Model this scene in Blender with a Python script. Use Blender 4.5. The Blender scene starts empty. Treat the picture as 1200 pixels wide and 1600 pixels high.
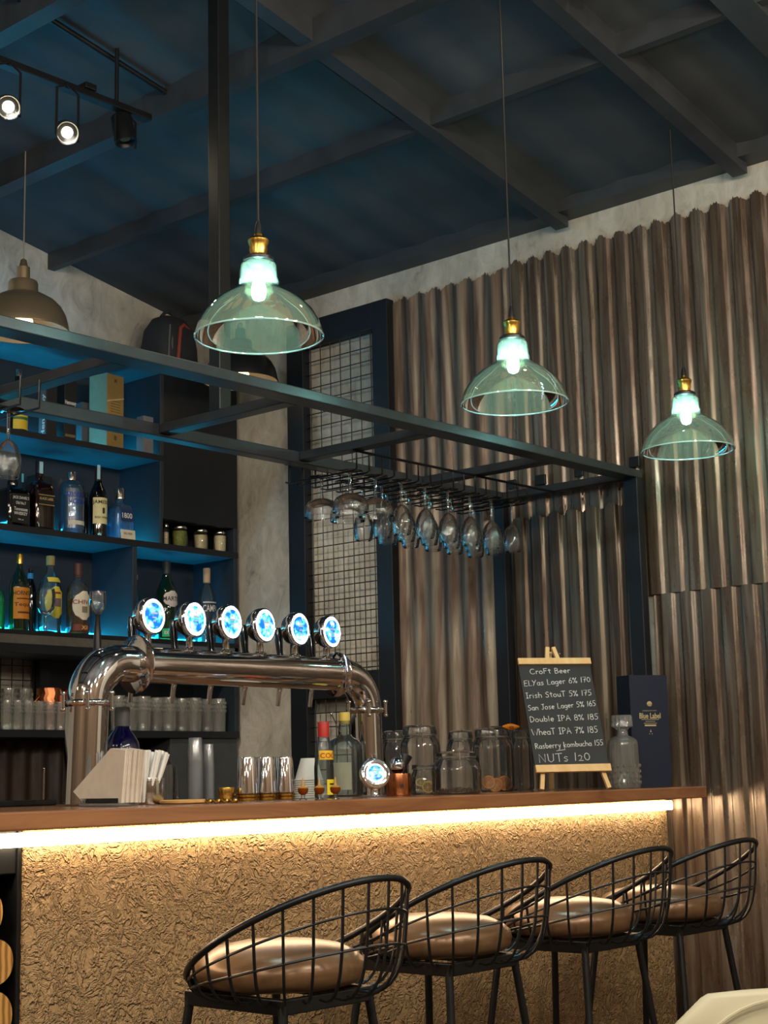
import bpy, bmesh, math, random
from mathutils import Vector, Matrix
from math import sin, cos, pi, radians, sqrt

random.seed(7)
scene = bpy.context.scene
COL = scene.collection

# ------------------------------------------------------------------ camera
YAW, PITCH, ROLL, FPX = radians(48.7506), radians(9.6857), radians(1.2973), 2428.87
CAM = Vector((0, 0, 1.15))
_f = Vector((sin(YAW)*cos(PITCH), cos(YAW)*cos(PITCH), sin(PITCH)))
_r = Vector((cos(YAW), -sin(YAW), 0))
_d = _f.cross(_r)
AX = cos(ROLL)*_r + sin(ROLL)*_d
AY = -sin(ROLL)*_r + cos(ROLL)*_d
cam_data = bpy.data.cameras.new('camera')
cam_data.sensor_fit = 'VERTICAL'
cam_data.sensor_height = 36
cam_data.lens = FPX/1600*36
cam_data.clip_start = 0.02
cam = bpy.data.objects.new('camera', cam_data)
COL.objects.link(cam)
cam.matrix_world = Matrix((( AX.x, -AY.x, -_f.x, CAM.x), (AX.y, -AY.y, -_f.y, CAM.y),
                           (AX.z, -AY.z, -_f.z, CAM.z), (0, 0, 0, 1)))
scene.camera = cam

# ------------------------------------------------------------------ world, lights, exposure
W = bpy.data.worlds.new('room_ambience')
scene.world = W
W.use_nodes = True
W.node_tree.nodes['Background'].inputs['Color'].default_value = (1.0, 0.86, 0.68, 1)
W.node_tree.nodes['Background'].inputs['Strength'].default_value = 0.10
scene.view_settings.view_transform = 'Standard'
scene.view_settings.look = 'None'
scene.view_settings.gamma = 1
scene.view_settings.exposure = 0.75
scene.view_settings.use_curve_mapping = False
scene.cycles.transparent_max_bounces = 64
scene.cycles.sample_clamp_indirect = 4.0

def lamp(name, kind, loc, energy, color, size=0.05, target=None, angle=60, blend=0.5):
    l = bpy.data.lights.new(name, kind)
    l.energy = energy
    l.color = color
    if kind in ('POINT', 'SPOT'):
        l.shadow_soft_size = size
    if kind == 'SPOT':
        l.spot_size = radians(angle)
        l.spot_blend = blend
    if kind == 'AREA':
        l.size = size
    o = bpy.data.objects.new(name, l)
    COL.objects.link(o)
    o.location = loc
    if target is not None:
        o.rotation_euler = (Vector(target)-Vector(loc)).to_track_quat('-Z', 'Y').to_euler()
    return o

WARM = (1.0, 0.80, 0.56)
# unseen fill lights added on the guests' side for brightness and glints
FILL_COLOR = (1.0, .88, .72)
for lx, ly, lz, e in ((.3, .9, 2.9, 20), (1.5, -.3, 2.8, 22), (2.9, .1, 2.7, 16), (-.9, 2.0, 2.9, 10), (-.8, -.5, 2.8, 14), (3.5, -1.2, 2.7, 12), (-1.3, 3.6, 2.9, 6),
                      (.9, .3, 2.5, 14), (2.2, .4, 2.5, 14), (-.3, 1.5, 2.5, 12), (.2, -1.3, 2.6, 12), (2.2, -1.4, 2.6, 12), (-1.7, .8, 2.6, 10)):
    lamp('added_fill_light', 'POINT', (lx, ly, lz), e*1.5, FILL_COLOR, .06)

# ------------------------------------------------------------------ placing helpers
def ray(x, y):
    return AX*((x-600)/FPX) + AY*((y-800)/FPX) + _f
def onY(x, y, Y):
    d = ray(x, y); return CAM + d*(Y/d.y)
def onX(x, y, X):
    d = ray(x, y); return CAM + d*(X/d.x)
def onZ(x, y, Z):
    d = ray(x, y); return CAM + d*((Z-CAM.z)/d.z)
def mpp(P):
    return (Vector(P)-CAM).dot(_f)/FPX

# ------------------------------------------------------------------ materials
def lin(h):
    h = h.lstrip('#')
    o = []
    for i in (0, 2, 4):
        c = int(h[i:i+2], 16)/255
        o.append(c/12.92 if c <= .04045 else ((c+.055)/1.055)**2.4)
    return tuple(o)+(1,)

def newmat(name):
    m = bpy.data.materials.new(name)
    m.use_nodes = True
    nt = m.node_tree
    return m, nt, nt.nodes['Principled BSDF']

def ramp(nt, src, stops):
    r = nt.nodes.new('ShaderNodeValToRGB')
    e = r.color_ramp.elements
    while len(e) < len(stops):
        e.new(0.5)
    for k, (p, c) in enumerate(stops):
        e[k].position = p
        e[k].color = c
    nt.links.new(src, r.inputs[0])
    return r.outputs[0]

def noise(nt, scale, detail=4, rough=.5, vec=None, dist=0.0, stretch=None):
    t = nt.nodes.new('ShaderNodeTexCoord')
    out = t.outputs['Object']
    if stretch:
        mp = nt.nodes.new('ShaderNodeMapping')
        mp.inputs['Scale'].default_value = stretch
        nt.links.new(out, mp.inputs[0])
        out = mp.outputs[0]
    n = nt.nodes.new('ShaderNodeTexNoise')
    n.inputs['Scale'].default_value = scale
    n.inputs['Detail'].default_value = detail
    n.inputs['Roughness'].default_value = rough
    n.inputs['Distortion'].default_value = dist
    nt.links.new(out, n.inputs['Vector'])
    return n.outputs['Fac']

def bump(nt, b, src, strength, dist):
    n = nt.nodes.new('ShaderNodeBump')
    n.inputs['Strength'].default_value = strength
    n.inputs['Distance'].default_value = dist
    nt.links.new(src, n.inputs['Height'])
    nt.links.new(n.outputs[0], b.inputs['Normal'])

def solid(name, hexc, rough=.5, metal=0, var=.12, scale=20, spec=.5, bmp=0, emit=None, estr=0, coat=0):
    m, nt, b = newmat(name)
    c = lin(hexc)
    lo = tuple(v*(1-var) for v in c[:3])+(1,)
    hi = tuple(min(1, v*(1+var)) for v in c[:3])+(1,)
    n = noise(nt, scale)
    nt.links.new(ramp(nt, n, [(.3, lo), (.7, hi)]), b.inputs['Base Color'])
    b.inputs['Roughness'].default_value = rough
    b.inputs['Metallic'].default_value = metal
    b.inputs['Specular IOR Level'].default_value = spec
    b.inputs['Coat Weight'].default_value = coat
    if bmp:
        bump(nt, b, n, bmp, .002)
    if emit:
        b.inputs['Emission Color'].default_value = lin(emit)
        b.inputs['Emission Strength'].default_value = estr
    return m

def glow(name, hexc, strength):
    m, nt, b = newmat(name)
    b.inputs['Base Color'].default_value = (.8, .8, .8, 1)
    b.inputs['Emission Color'].default_value = lin(hexc)
    b.inputs['Emission Strength'].default_value = strength
    return m

def thin_glass(name, tint='#fafcfb', edge='#ccd4d0', rough=.02, haze=0.0, hazec='#cfd6cf', refl=1.0, ripple=0.0):
    """thin sheet of glass: clear straight through, darker and more mirror-like at grazing angles"""
    m, nt, b = newmat(name)
    nt.nodes.remove(b)
    out = nt.nodes['Material Output']
    lw = nt.nodes.new('ShaderNodeLayerWeight')
    lw.inputs['Blend'].default_value = .5
    tr = nt.nodes.new('ShaderNodeBsdfTransparent')
    nt.links.new(ramp(nt, lw.outputs['Facing'], [(.35, lin(tint)), (.95, lin(edge))]), tr.inputs['Color'])
    gl = nt.nodes.new('ShaderNodeBsdfGlossy')
    gl.inputs['Roughness'].default_value = rough
    if ripple:
        rb = nt.nodes.new('ShaderNodeBump')
        rb.inputs['Strength'].default_value = ripple
        rb.inputs['Distance'].default_value = .004
        nt.links.new(noise(nt, 130, 2, .5), rb.inputs['Height'])
        nt.links.new(rb.outputs[0], gl.inputs['Normal'])
    fr = nt.nodes.new('ShaderNodeFresnel')
    fr.inputs['IOR'].default_value = 1.5
    mu = nt.nodes.new('ShaderNodeMath')
    mu.operation = 'MULTIPLY'
    mu.use_clamp = True
    mu.inputs[1].default_value = refl*1.5
    nt.links.new(fr.outputs[0], mu.inputs[0])
    mx = nt.nodes.new('ShaderNodeMixShader')
    nt.links.new(mu.outputs[0], mx.inputs[0])
    src = tr.outputs[0]
    if haze > 0:
        tl = nt.nodes.new('ShaderNodeBsdfTranslucent')
        tl.inputs['Color'].default_value = lin(hazec)
        df = nt.nodes.new('ShaderNodeBsdfDiffuse')
        df.inputs['Color'].default_value = lin(hazec)
        md = nt.nodes.new('ShaderNodeMixShader')
        md.inputs[0].default_value = .5
        nt.links.new(tl.outputs[0], md.inputs[1])
        nt.links.new(df.outputs[0], md.inputs[2])
        mh = nt.nodes.new('ShaderNodeMixShader')
        mh.inputs[0].default_value = haze
        nt.links.new(tr.outputs[0], mh.inputs[1])
        nt.links.new(md.outputs[0], mh.inputs[2])
        src = mh.outputs[0]
    nt.links.new(src, mx.inputs[1])
    nt.links.new(gl.outputs[0], mx.inputs[2])
    nt.links.new(mx.outputs[0], out.inputs['Surface'])
    return m

def plaster_wall():
    m, nt, b = newmat('whitewashed_concrete')
    n = noise(nt, 3, 6, .6, dist=.6)
    n2 = noise(nt, 14, 6, .65, dist=1.2, stretch=(1, 1, .6))
    mx = nt.nodes.new('ShaderNodeMath'); mx.operation = 'MULTIPLY'
    nt.links.new(n, mx.inputs[0]); nt.links.new(n2, mx.inputs[1])
    nt.links.new(ramp(nt, mx.outputs[0], [(.10, lin('#6f6a60')), (.18, lin('#a39d90')), (.30, lin('#b8b2a5')), (.42, lin('#c8c3b8'))]), b.inputs['Base Color'])
    b.inputs['Roughness'].default_value = .85
    bump(nt, b, n2, .35, .006)
    return m

def trowel_plaster():
    m, nt, b = newmat('skip_trowel_plaster')
    t = nt.nodes.new('ShaderNodeTexCoord')
    # domain warp, then thin ridges where a noise crosses its middle value
    w = nt.nodes.new('ShaderNodeTexNoise'); w.inputs['Scale'].default_value = 9; w.inputs['Detail'].default_value = 3
    nt.links.new(t.outputs['Object'], w.inputs['Vector'])
    ad = nt.nodes.new('ShaderNodeVectorMath'); ad.operation = 'MULTIPLY_ADD'
    ad.inputs[1].default_value = (.10, .10, .10)
    nt.links.new(w.outputs['Color'], ad.inputs[0]); nt.links.new(t.outputs['Object'], ad.inputs[2])
    def ridge(scale, width):
        n = nt.nodes.new('ShaderNodeTexNoise'); n.inputs['Scale'].default_value = scale; n.inputs['Detail'].default_value = 3.5
        n.inputs['Roughness'].default_value = .6
        nt.links.new(ad.outputs[0], n.inputs['Vector'])
        return ramp(nt, n.outputs['Fac'], [(.5-width, (0, 0, 0, 1)), (.49, (1, 1, 1, 1)), (.51, (1, 1, 1, 1)), (.5+width*1.6, (0, 0, 0, 1))])
    r1, r2 = ridge(26, .050), ridge(52, .065)
    mk = noise(nt, 5, 3)
    m1 = nt.nodes.new('ShaderNodeMix'); m1.data_type = 'FLOAT'
    nt.links.new(mk, m1.inputs[0]); nt.links.new(r1, m1.inputs[2]); nt.links.new(r2, m1.inputs[3])
    mxx = nt.nodes.new('ShaderNodeMath'); mxx.operation = 'MAXIMUM'
    sc = nt.nodes.new('ShaderNodeMath'); sc.operation = 'MULTIPLY'; sc.inputs[1].default_value = .6
    nt.links.new(r2, sc.inputs[0]); nt.links.new(m1.outputs[0], mxx.inputs[0]); nt.links.new(sc.outputs[0], mxx.inputs[1])
    n3 = noise(nt, 160, 3)
    a2 = nt.nodes.new('ShaderNodeMath'); a2.operation = 'MULTIPLY_ADD'; a2.inputs[1].default_value = .18
    nt.links.new(n3, a2.inputs[0]); nt.links.new(mxx.outputs[0], a2.inputs[2])
    nt.links.new(ramp(nt, noise(nt, 2.5, 5), [(.3, lin('#957c58')), (.7, lin('#ad9068'))]), b.inputs['Base Color'])
    b.inputs['Roughness'].default_value = .6
    b.inputs['Specular IOR Level'].default_value = .3
    bump(nt, b, a2.outputs[0], 1.0, .0085)
    return m

def sheet_metal(name, cols, metal=.55, rough=.42, seed=0):
    m, nt, b = newmat(name)
    n = noise(nt, 3.0+seed*.3, 5, .6, stretch=(1, 4.5, .22), dist=.3)
    nt.links.new(ramp(nt, n, [(.28+.44*k/(len(cols)-1), lin(c)) for k, c in enumerate(cols)]), b.inputs['Base Color'])
    n2 = noise(nt, 26, 5, .6, stretch=(1, 1, .3))
    nt.links.new(ramp(nt, n2, [(.3, (rough-.12,)*3+(1,)), (.7, (rough+.15,)*3+(1,))]), b.inputs['Roughness'])
    b.inputs['Metallic'].default_value = metal
    bump(nt, b, n2, .15, .004)
    return m

def wood(name, a, bcol, rough=.3, scale=6, stretch=(.12, 1, 1), coat=.4):
    m, nt, b = newmat(name)
    n = noise(nt, scale*4, 6, .6, stretch=stretch, dist=1.5)
    nt.links.new(ramp(nt, n, [(.3, lin(a)), (.7, lin(bcol))]), b.inputs['Base Color'])
    b.inputs['Roughness'].default_value = rough
    b.inputs['Coat Weight'].default_value = coat
    b.inputs['Coat Roughness'].default_value = .12
    bump(nt, b, n, .1, .002)
    return m

def log_end_mat():
    m, nt, b = newmat('log_end_grain')
    t = nt.nodes.new('ShaderNodeTexCoord')
    wv = nt.nodes.new('ShaderNodeTexWave')
    wv.wave_type = 'RINGS'; wv.rings_direction = 'Y'
    wv.inputs['Scale'].default_value = 24
    wv.inputs['Distortion'].default_value = 2.0
    wv.inputs['Detail'].default_value = 2
    nt.links.new(t.outputs['Object'], wv.inputs['Vector'])
    nt.links.new(ramp(nt, wv.outputs['Fac'], [(.1, lin('#8a5f28')), (.6, lin('#b98a45')), (.95, lin('#c89a55'))]), b.inputs['Base Color'])
    b.inputs['Roughness'].default_value = .7
    return m

M = {}
M['wall'] = plaster_wall()
M['wall_dim'] = solid('brown_limewash', '#6e5a48', .85, 0, .3, 2)
M['plaster'] = trowel_plaster()
M['ceiling'] = solid('charcoal_roof_sheet', '#44474a', .75, 0, .2, 4)
M['beam'] = solid('painted_steel', '#34373b', .5, .0, .2, 8)
M['black'] = solid('black_powder_coat', '#15171a', .38, .2, .2, 30)
M['rack'] = solid('satin_black_steel', '#363c42', .33, .45, .2, 14)
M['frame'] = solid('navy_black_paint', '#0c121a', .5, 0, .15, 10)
M['floor'] = solid('dark_concrete', '#3b362f', .5, 0, .25, 3)
M['sheet_a'] = sheet_metal('weathered_zinc', ['#5a4238', '#857b6c', '#5f4b41', '#968d7e', '#675347'], .45, .38, 0)
M['sheet_b'] = sheet_metal('brown_zinc', ['#4a352e', '#746858', '#5a483d', '#82786c', '#52392f'], .5, .30, 2)
M['sheet_c'] = sheet_metal('rust_stained_zinc', ['#54382a', '#766a5a', '#4c382d', '#837868'], .45, .38, 3)
M['sheet_d'] = sheet_metal('grey_zinc', ['#5c4639', '#7c7368', '#66564b', '#8a837a'], .4, .38, 5)
M['sheet_e'] = sheet_metal('dark_brown_ribbed', ['#2a1a14', '#38241b', '#2f1f18', '#3d2a20'], .1, .6, 6)
M['shelf'] = solid('shelf_board_slate', '#55626d', .5, 0, .10, 12)
M['shelf_side'] = solid('shelf_side_navy', '#1f2b36', .55, 0, .12, 12)
M['shelf_back'] = solid('shelf_back_grey', '#27323c', .6, 0, .12, 6)
M['steel_edge'] = solid('brushed_edge', '#8c8882', .35, .8, .1, 60)
M['wood'] = wood('varnished_counter_wood', '#83553a', '#a5724a', .25)
M['pine'] = wood('pine', '#d8ab6a', '#e8c48a', .5, 5, (1, 1, .15), .1)
M['chalkboard'] = solid('chalkboard_black', '#262728', .7, 0, .12, 9)
M['chalk'] = solid('white_chalk', '#dcdcd8', .9, 0, .05, 60)
M['chrome'] = solid('chrome', '#e2e2e4', .06, 1, .02, 5)
M['chrome_dark'] = solid('dark_chrome', '#50545a', .12, 1, .05, 5)
M['steel'] = solid('stainless_steel', '#c9c6c0', .16, 1, .04, 12)
M['brass'] = solid('brass', '#caa24e', .25, 1, .08, 20)
M['copper'] = solid('copper', '#b8734c', .25, 1, .12, 16)
M['bronze'] = solid('antique_bronze', '#b8a486', .30, .8, .12, 6)
M['lampblack'] = solid('black_enamel', '#17181a', .35, 0, .1, 10)
M['lampinner'] = solid('cream_enamel', '#8f8574', .5, 0, .04, 10)
M['glass'] = thin_glass('clear_glass')
M['glass_cut'] = thin_glass('cut_glass', '#f6f8f6', '#dce2de', .06, .2, '#fbfaf4', 1.5)
M['glass_rim'] = thin_glass('bright_glass', '#fdfefd', '#e4eae7', .025, .035, '#f8faf8', 1.4)
M['glass_bowl'] = thin_glass('sparkling_glass', '#fdfefd', '#e4eae7', .03, .04, '#f8faf8', 2.0, .35)
M['glass_amber'] = thin_glass('smoky_amber_glass', '#e4e0c4', '#b0a470', .03, .12, '#f4e8bc', 1.6)
M['rim_bright'] = thin_glass('thick_rim_glass', '#f6f6ea', '#d8dcc8', .05, .5, '#fbfbee', 1.5)
M['plastic_clear'] = thin_glass('clear_plastic', '#f0f3f5', '#c4ccd0', .12, .26, '#eef2f4', 1.6)
M['cord'] = solid('black_cord', '#121212', .6, 0, .1, 50)
M['bulb_cool'] = glow('cool_bulb', '#98ecff', 180)
M['bulb_warm'] = glow('warm_bulb', '#ffd9a0', 4.5)
M['spot_face'] = glow('spot_lens', '#fff0c8', 90)
M['spot_dim'] = solid('spot_lens_off', '#6c5c48', .3, 0, .05, 10)
M['led_warm'] = glow('led_warm', '#ffe2b8', 13)
M['led_blue'] = glow('led_blue', '#0cbcf0', 15)
M['led_uplight'] = glow('led_uplight', '#12acea', 5)
M['ring_light'] = glow('medallion_ring', '#cfe6ff', 5)
M['leather'] = solid('bronze_leather', '#7c5e42', .30, .25, .12, 14, .5, .15)
M['cream'] = solid('cream_leather', '#c9c3a8', .5, 0, .05, 8, .5, .1)
M['paper'] = solid('white_paper', '#e6e2da', .85, 0, .04, 30)
M['napkin'] = solid('napkin_paper', '#d9cfc0', .9, 0, .05, 40, .3, .1)
M['straw'] = solid('straw_wrapper', '#ecebe6', .8, 0, .04, 40)
M['cup_white'] = solid('white_foam', '#dedcd4', .7, 0, .03, 30)
M['log'] = log_end_mat()
M['bark'] = solid('bark', '#3a2a1c', .9, 0, .3, 20)
M['navybox'] = solid('navy_carton', '#141f33', .45, 0, .06, 5)
M['gold_text'] = solid('gold_print', '#c9b98a', .4, .2, .05, 40)
M['black_print'] = solid('black_print', '#141414', .6, 0, .05, 40)
M['white_print'] = solid('white_print', '#dcdcda', .6, 0, .05, 40)
M['blue_print'] = solid('blue_print', '#1531a8', .5, 0, .05, 40)
M['red_print'] = solid('red_print', '#b3261e', .5, 0, .05, 40)
M['orange'] = solid('orange_plastic', '#ff8a10', .4, 0, .04, 20)
M['dried_peel'] = solid('dried_citrus_peel', '#b8792a', .6, 0, .15, 60)
M['dried_flesh'] = solid('dried_citrus_flesh', '#8f5518', .5, 0, .25, 90)
M['lime_peel'] = solid('dried_lime_peel', '#c8ae68', .6, 0, .15, 60)
M['lime_flesh'] = solid('dried_lime_flesh', '#8a6a34', .5, 0, .25, 90)
M['cloves'] = solid('dark_spice', '#3d2414', .8, 0, .4, 120)
M['bag'] = solid('dark_bag_fabric', '#20242a', .75, 0, .2, 20)
pal_grey = solid('grey_piping', '#5a5f60', .7, 0, .1, 20)
M['bag_red'] = solid('red_piping', '#8a3a30', .7, 0, .1, 20)

# ------------------------------------------------------------------ mesh builder
class MB:
    def __init__(s):
        s.bm = bmesh.new()
        s.hard = False
    def box(s, x0, x1, y0, y1, z0, z1, mat=None, bevel=0):
        s.hard = True
        b2 = bmesh.new()
        bmesh.ops.create_cube(b2, size=1)
        for v in b2.verts:
            v.co = Vector(((x0+x1)/2+v.co.x*(x1-x0), (y0+y1)/2+v.co.y*(y1-y0), (z0+z1)/2+v.co.z*(z1-z0)))
        if bevel:
            bmesh.ops.bevel(b2, geom=b2.edges[:], offset=bevel, segments=2, affect='EDGES', profile=.5)
        if mat is not None:
            bmesh.ops.transform(b2, matrix=mat, verts=b2.verts)
        s._merge(b2)
        return s
    def _merge(s, b2):
        vm = {}
        for v in b2.verts:
            vm[v] = s.bm.verts.new(v.co)
        for f in b2.faces:
            try:
                s.bm.faces.new([vm[v] for v in f.verts])
            except ValueError:
                pass
        b2.free()
    def rings(s, rings, closed_u=True, cap0=False, cap1=False, closed_v=False):
        R = [[s.bm.verts.new(p) for p in r] for r in rings]
        n = len(R[0])
        for i in range(len(R) if closed_v else len(R)-1):
            a, b = R[i], R[(i+1) % len(R)]
            for j in range(n if closed_u else n-1):
                k = (j+1) % n
                s.bm.faces.new((a[j], a[k], b[k], b[j]))
        if cap0:
            s.bm.faces.new(R[0][::-1])
        if cap1:
            s.bm.faces.new(R[-1])
        return s
    def lathe(s, prof, seg=32, c=(0, 0, 0), mat=None, cap0=False, cap1=False):
        c = Vector(c)
        out = []
        for r, z in prof:
            r = max(r, 1e-5)
            ring = [Vector((r*cos(2*pi*k/seg), r*sin(2*pi*k/seg), z)) for k in range(seg)]
            out.append([((mat @ p) if mat else p)+c for p in ring])
        return s.rings(out, True, cap0, cap1)
    def loft(s, secs, seg=40, c=(0, 0, 0), cap0=True, cap1=True):
        """secs: (half x, half y, z, superellipse exponent)"""
        c = Vector(c)
        out = []
        for rx, ry, z, n in secs:
            ring = []
            for k in range(seg):
                a = 2*pi*k/seg
                ca, sa = cos(a), sin(a)
                ring.append(Vector((rx*math.copysign(abs(ca)**(2/n), ca), ry*math.copysign(abs(sa)**(2/n), sa), z))+c)
            out.append(ring)
        return s.rings(out, True, cap0, cap1)
    def cyl(s, p0, p1, r0, r1=None, seg=16, caps=True):
        p0, p1 = Vector(p0), Vector(p1)
        r1 = r0 if r1 is None else r1
        q = (p1-p0).to_track_quat('Z', 'Y').to_matrix()
        def ring(p, r):
            return [p+q @ Vector((r*cos(2*pi*k/seg), r*sin(2*pi*k/seg), 0)) for k in range(seg)]
        return s.rings([ring(p0, r0), ring(p1, r1)], True, caps, caps)
    def tube(s, pts, r, seg=8, closed=False, caps=True):
        pts = [Vector(p) for p in pts]
        n = len(pts)
        rr = r if isinstance(r, (list, tuple)) else [r]*n
        out = []
        up = None
        for i in range(n):
            if closed:
                t = (pts[(i+1) % n]-pts[i-1]).normalized()
            else:
                t = (pts[min(i+1, n-1)]-pts[max(i-1, 0)]).normalized()
            if up is None:
                up = Vector((0, 0, 1)) if abs(t.z) < .9 else Vector((1, 0, 0))
            a = (up-t*up.dot(t))
            if a.length < 1e-6:
                a = t.orthogonal()
            a.normalize()
            up = a
            b = t.cross(a)
            out.append([pts[i]+(a*cos(2*pi*k/seg)+b*sin(2*pi*k/seg))*rr[i] for k in range(seg)])
        return s.rings(out, True, caps and not closed, caps and not closed, closed)
    def ball(s, c, rx, ry=None, rz=None, seg=20, rng=12):
        ry = rx if ry is None else ry
        rz = rx if rz is None else rz
        c = Vector(c)
        out = []
        for i in range(rng+1):
            ph = -pi/2+pi*i/rng
            cc = max(cos(ph), 1e-4)
            out.append([c+Vector((rx*cc*cos(2*pi*k/seg), ry*cc*sin(2*pi*k/seg), rz*sin(ph))) for k in range(seg)])
        return s.rings(out, True, True, True)
    def prism(s, poly, d, mat=None):
        """poly: list of 3-D points (flat), d: offset vector"""
        d = Vector(d)
        a = [s.bm.verts.new(Vector(p)) for p in poly]
        b = [s.bm.verts.new(Vector(p)+d) for p in poly]
        n = len(a)
        s.bm.faces.new(a[::-1]); s.bm.faces.new(b)
        for i in range(n):
            j = (i+1) % n
            s.bm.faces.new((a[i], a[j], b[j], b[i]))
        return s
    def raw(s, verts, faces):
        v = [s.bm.verts.new(p) for p in verts]
        for f in faces:
            try:
                s.bm.faces.new([v[i] for i in f])
            except ValueError:
                pass
        return s
    def build(s, name, mat, parent=None, loc=None, sharp=None, smooth=True, recalc=True):
        if recalc:
            bmesh.ops.recalc_face_normals(s.bm, faces=s.bm.faces)
        me = bpy.data.meshes.new(name)
        s.bm.to_mesh(me)
        s.bm.free()
        me.materials.append(mat)
        if smooth:
            for p in me.polygons:
                p.use_smooth = True
            me.set_sharp_from_angle(angle=radians(sharp or (18 if s.hard else 50)))
        o = bpy.data.objects.new(name, me)
        COL.objects.link(o)
        if parent is not None:
            o.parent = parent
        if loc is not None:
            o.location = loc
        return o

def tag(o, label, cat, group=None, kind=None):
    o['label'] = label
    o['category'] = cat
    if group:
        o['group'] = group
    if kind:
        o['kind'] = kind
    return o
def thing(name, loc, label, cat, group=None, rz=0):
    o = bpy.data.objects.new(name, None)
    o.empty_display_size = .05
    COL.objects.link(o)
    o.location = loc
    o.rotation_euler = (0, 0, rz)
    return tag(o, label, cat, group)
def struct(o, label=None):
    o['kind'] = 'structure'
    return o
def dup(src, loc=None, label=None, rz=None, group=None):
    def cp(o, parent):
        c = o.copy()
        COL.objects.link(c)
        if parent is not None:
            c.parent = parent
        for ch in o.children:
            cp(ch, c)
        return c
    r = cp(src, None)
    if loc is not None:
        r.location = loc
    if rz is not None:
        r.rotation_euler = (0, 0, rz)
    if label:
        r['label'] = label
    if group:
        r['group'] = group
    return r

def text_geo(txt, height, width=None, bold=0.0):
    """flat lettering outline as (verts, faces), centred on 0,0 in x/y"""
    cu = bpy.data.curves.new('lettering', 'FONT')
    cu.body = txt
    cu.size = 1
    cu.resolution_u = 3
    cu.offset = bold
    ob = bpy.data.objects.new('lettering', cu)
    me = bpy.data.meshes.new_from_object(ob)
    vs = [v.co.copy() for v in me.vertices]
    fs = [tuple(p.vertices) for p in me.polygons]
    bpy.data.objects.remove(ob); bpy.data.curves.remove(cu); bpy.data.meshes.remove(me)
    x0 = min(v.x for v in vs); x1 = max(v.x for v in vs)
    y0 = min(v.y for v in vs); y1 = max(v.y for v in vs)
    sy = height/(y1-y0)
    sx = sy if width is None else width/(x1-x0)
    return [((v.x-(x0+x1)/2)*sx, (v.y-(y0+y1)/2)*sy) for v in vs], fs
def letter(name, txt, height, fn, mat, parent, width=None, bold=0.0, dx=0, dy=0):
    vs, fs = text_geo(txt, height, width, bold)
    b = MB().raw([fn(u+dx, v+dy) for u, v in vs], fs)
    return b.build(name, mat, parent, smooth=False, recalc=False)

# ================================================================== SETTING
XW, YB = 4.155, 4.66           # right wall and back wall planes
def ceil_z(x): return 3.0+.187*(4.14-x)
b = MB(); b.box(-2.5, XW+.15, -2.2, YB+.15, -.1, 0); struct(b.build('floor', M['floor']))
b = MB()
ny = 400
rows = []
for k in range(ny+1):
    y = -2.2+(YB+.15+2.2)*k/ny
    w = .0035*sin(2*pi*y/.19)
    rows.append([Vector((-2.5, y, ceil_z(-2.5)+w)), Vector((XW+.15, y, ceil_z(XW+.15)+w)), Vector((XW+.15, y, ceil_z(XW+.15)+.1)), Vector((-2.5, y, ceil_z(-2.5)+.1))])
b.rings(rows, True, True, True)
struct(b.build('ceiling', M['ceiling']))
b = MB(); b.box(XW, XW+.15, -2.2, YB+.15, 0, 3.02); struct(b.build('wall_right', M['wall']))
b = MB(); b.prism([(-2.5, YB, 0), (XW, YB, 0), (XW, YB, ceil_z(XW)), (-2.5, YB, ceil_z(-2.5))], (0, .15, 0)); struct(b.build('wall_back', M['wall'], smooth=False))
b = MB(); b.prism([(-2.5, -2.2, 0), (XW+.15, -2.2, 0), (XW+.15, -2.2, ceil_z(XW+.15)), (-2.5, -2.2, ceil_z(-2.5))], (0, -.15, 0)); struct(b.build('wall_front', M['wall_dim'], smooth=False))
b = MB(); b.box(-2.65, -2.5, -2.2, YB+.15, 0, 4.2); struct(b.build('wall_left', M['wall_dim']))
# roof timbers: purlins run with the right wall, rafters slope down to it
tn = 0
for x, w, h in ((1.88, .06, .08), (2.41, .06, .08), (2.94, .06, .08), (3.43, .03, .06)):
    tn += 1
    b = MB(); zc = ceil_z(x); b.box(x-w/2, x+w/2, -2.2, YB, zc-h, zc+.02); struct(b.build('trim_%d' % tn, M['beam']))
tn += 1
b = MB(); b.box(XW-.09, XW, -2.2, YB, 2.972, 3.03); struct(b.build('trim_%d' % tn, M['beam']))
for y, w, h in ((2.80, .05, .085), (2.14, .05, .085), (1.74, .09, .085)):
    tn += 1
    b = MB()
    poly = [(-2.5, y-w/2, ceil_z(-2.5)+.02), (XW-.03, y-w/2, ceil_z(XW-.03)+.02), (XW-.03, y-w/2, ceil_z(XW-.03)-h+.02), (-2.5, y-w/2, ceil_z(-2.5)-h+.0)]
    b.prism(poly, (0, w, 0)); struct(b.build('trim_%d' % tn, M['beam'], smooth=False))
# cable conduits under the roof
for y, xa, xb, lab in ((3.395, 1.9, 2.96, 'thin black conduit under the roof above the track spotlights'), (2.87, 2.665, 3.40, 'thin black conduit beside the rafter above the first glass pendant')):
    b = MB(); b.tube([(xa+(xb-xa)*k/6, y, ceil_z(xa+(xb-xa)*k/6)-.02) for k in range(7)], .009, 8)
    tag(b.build('conduit', M['black']), lab, 'conduit', 'ceiling conduits')

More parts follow.
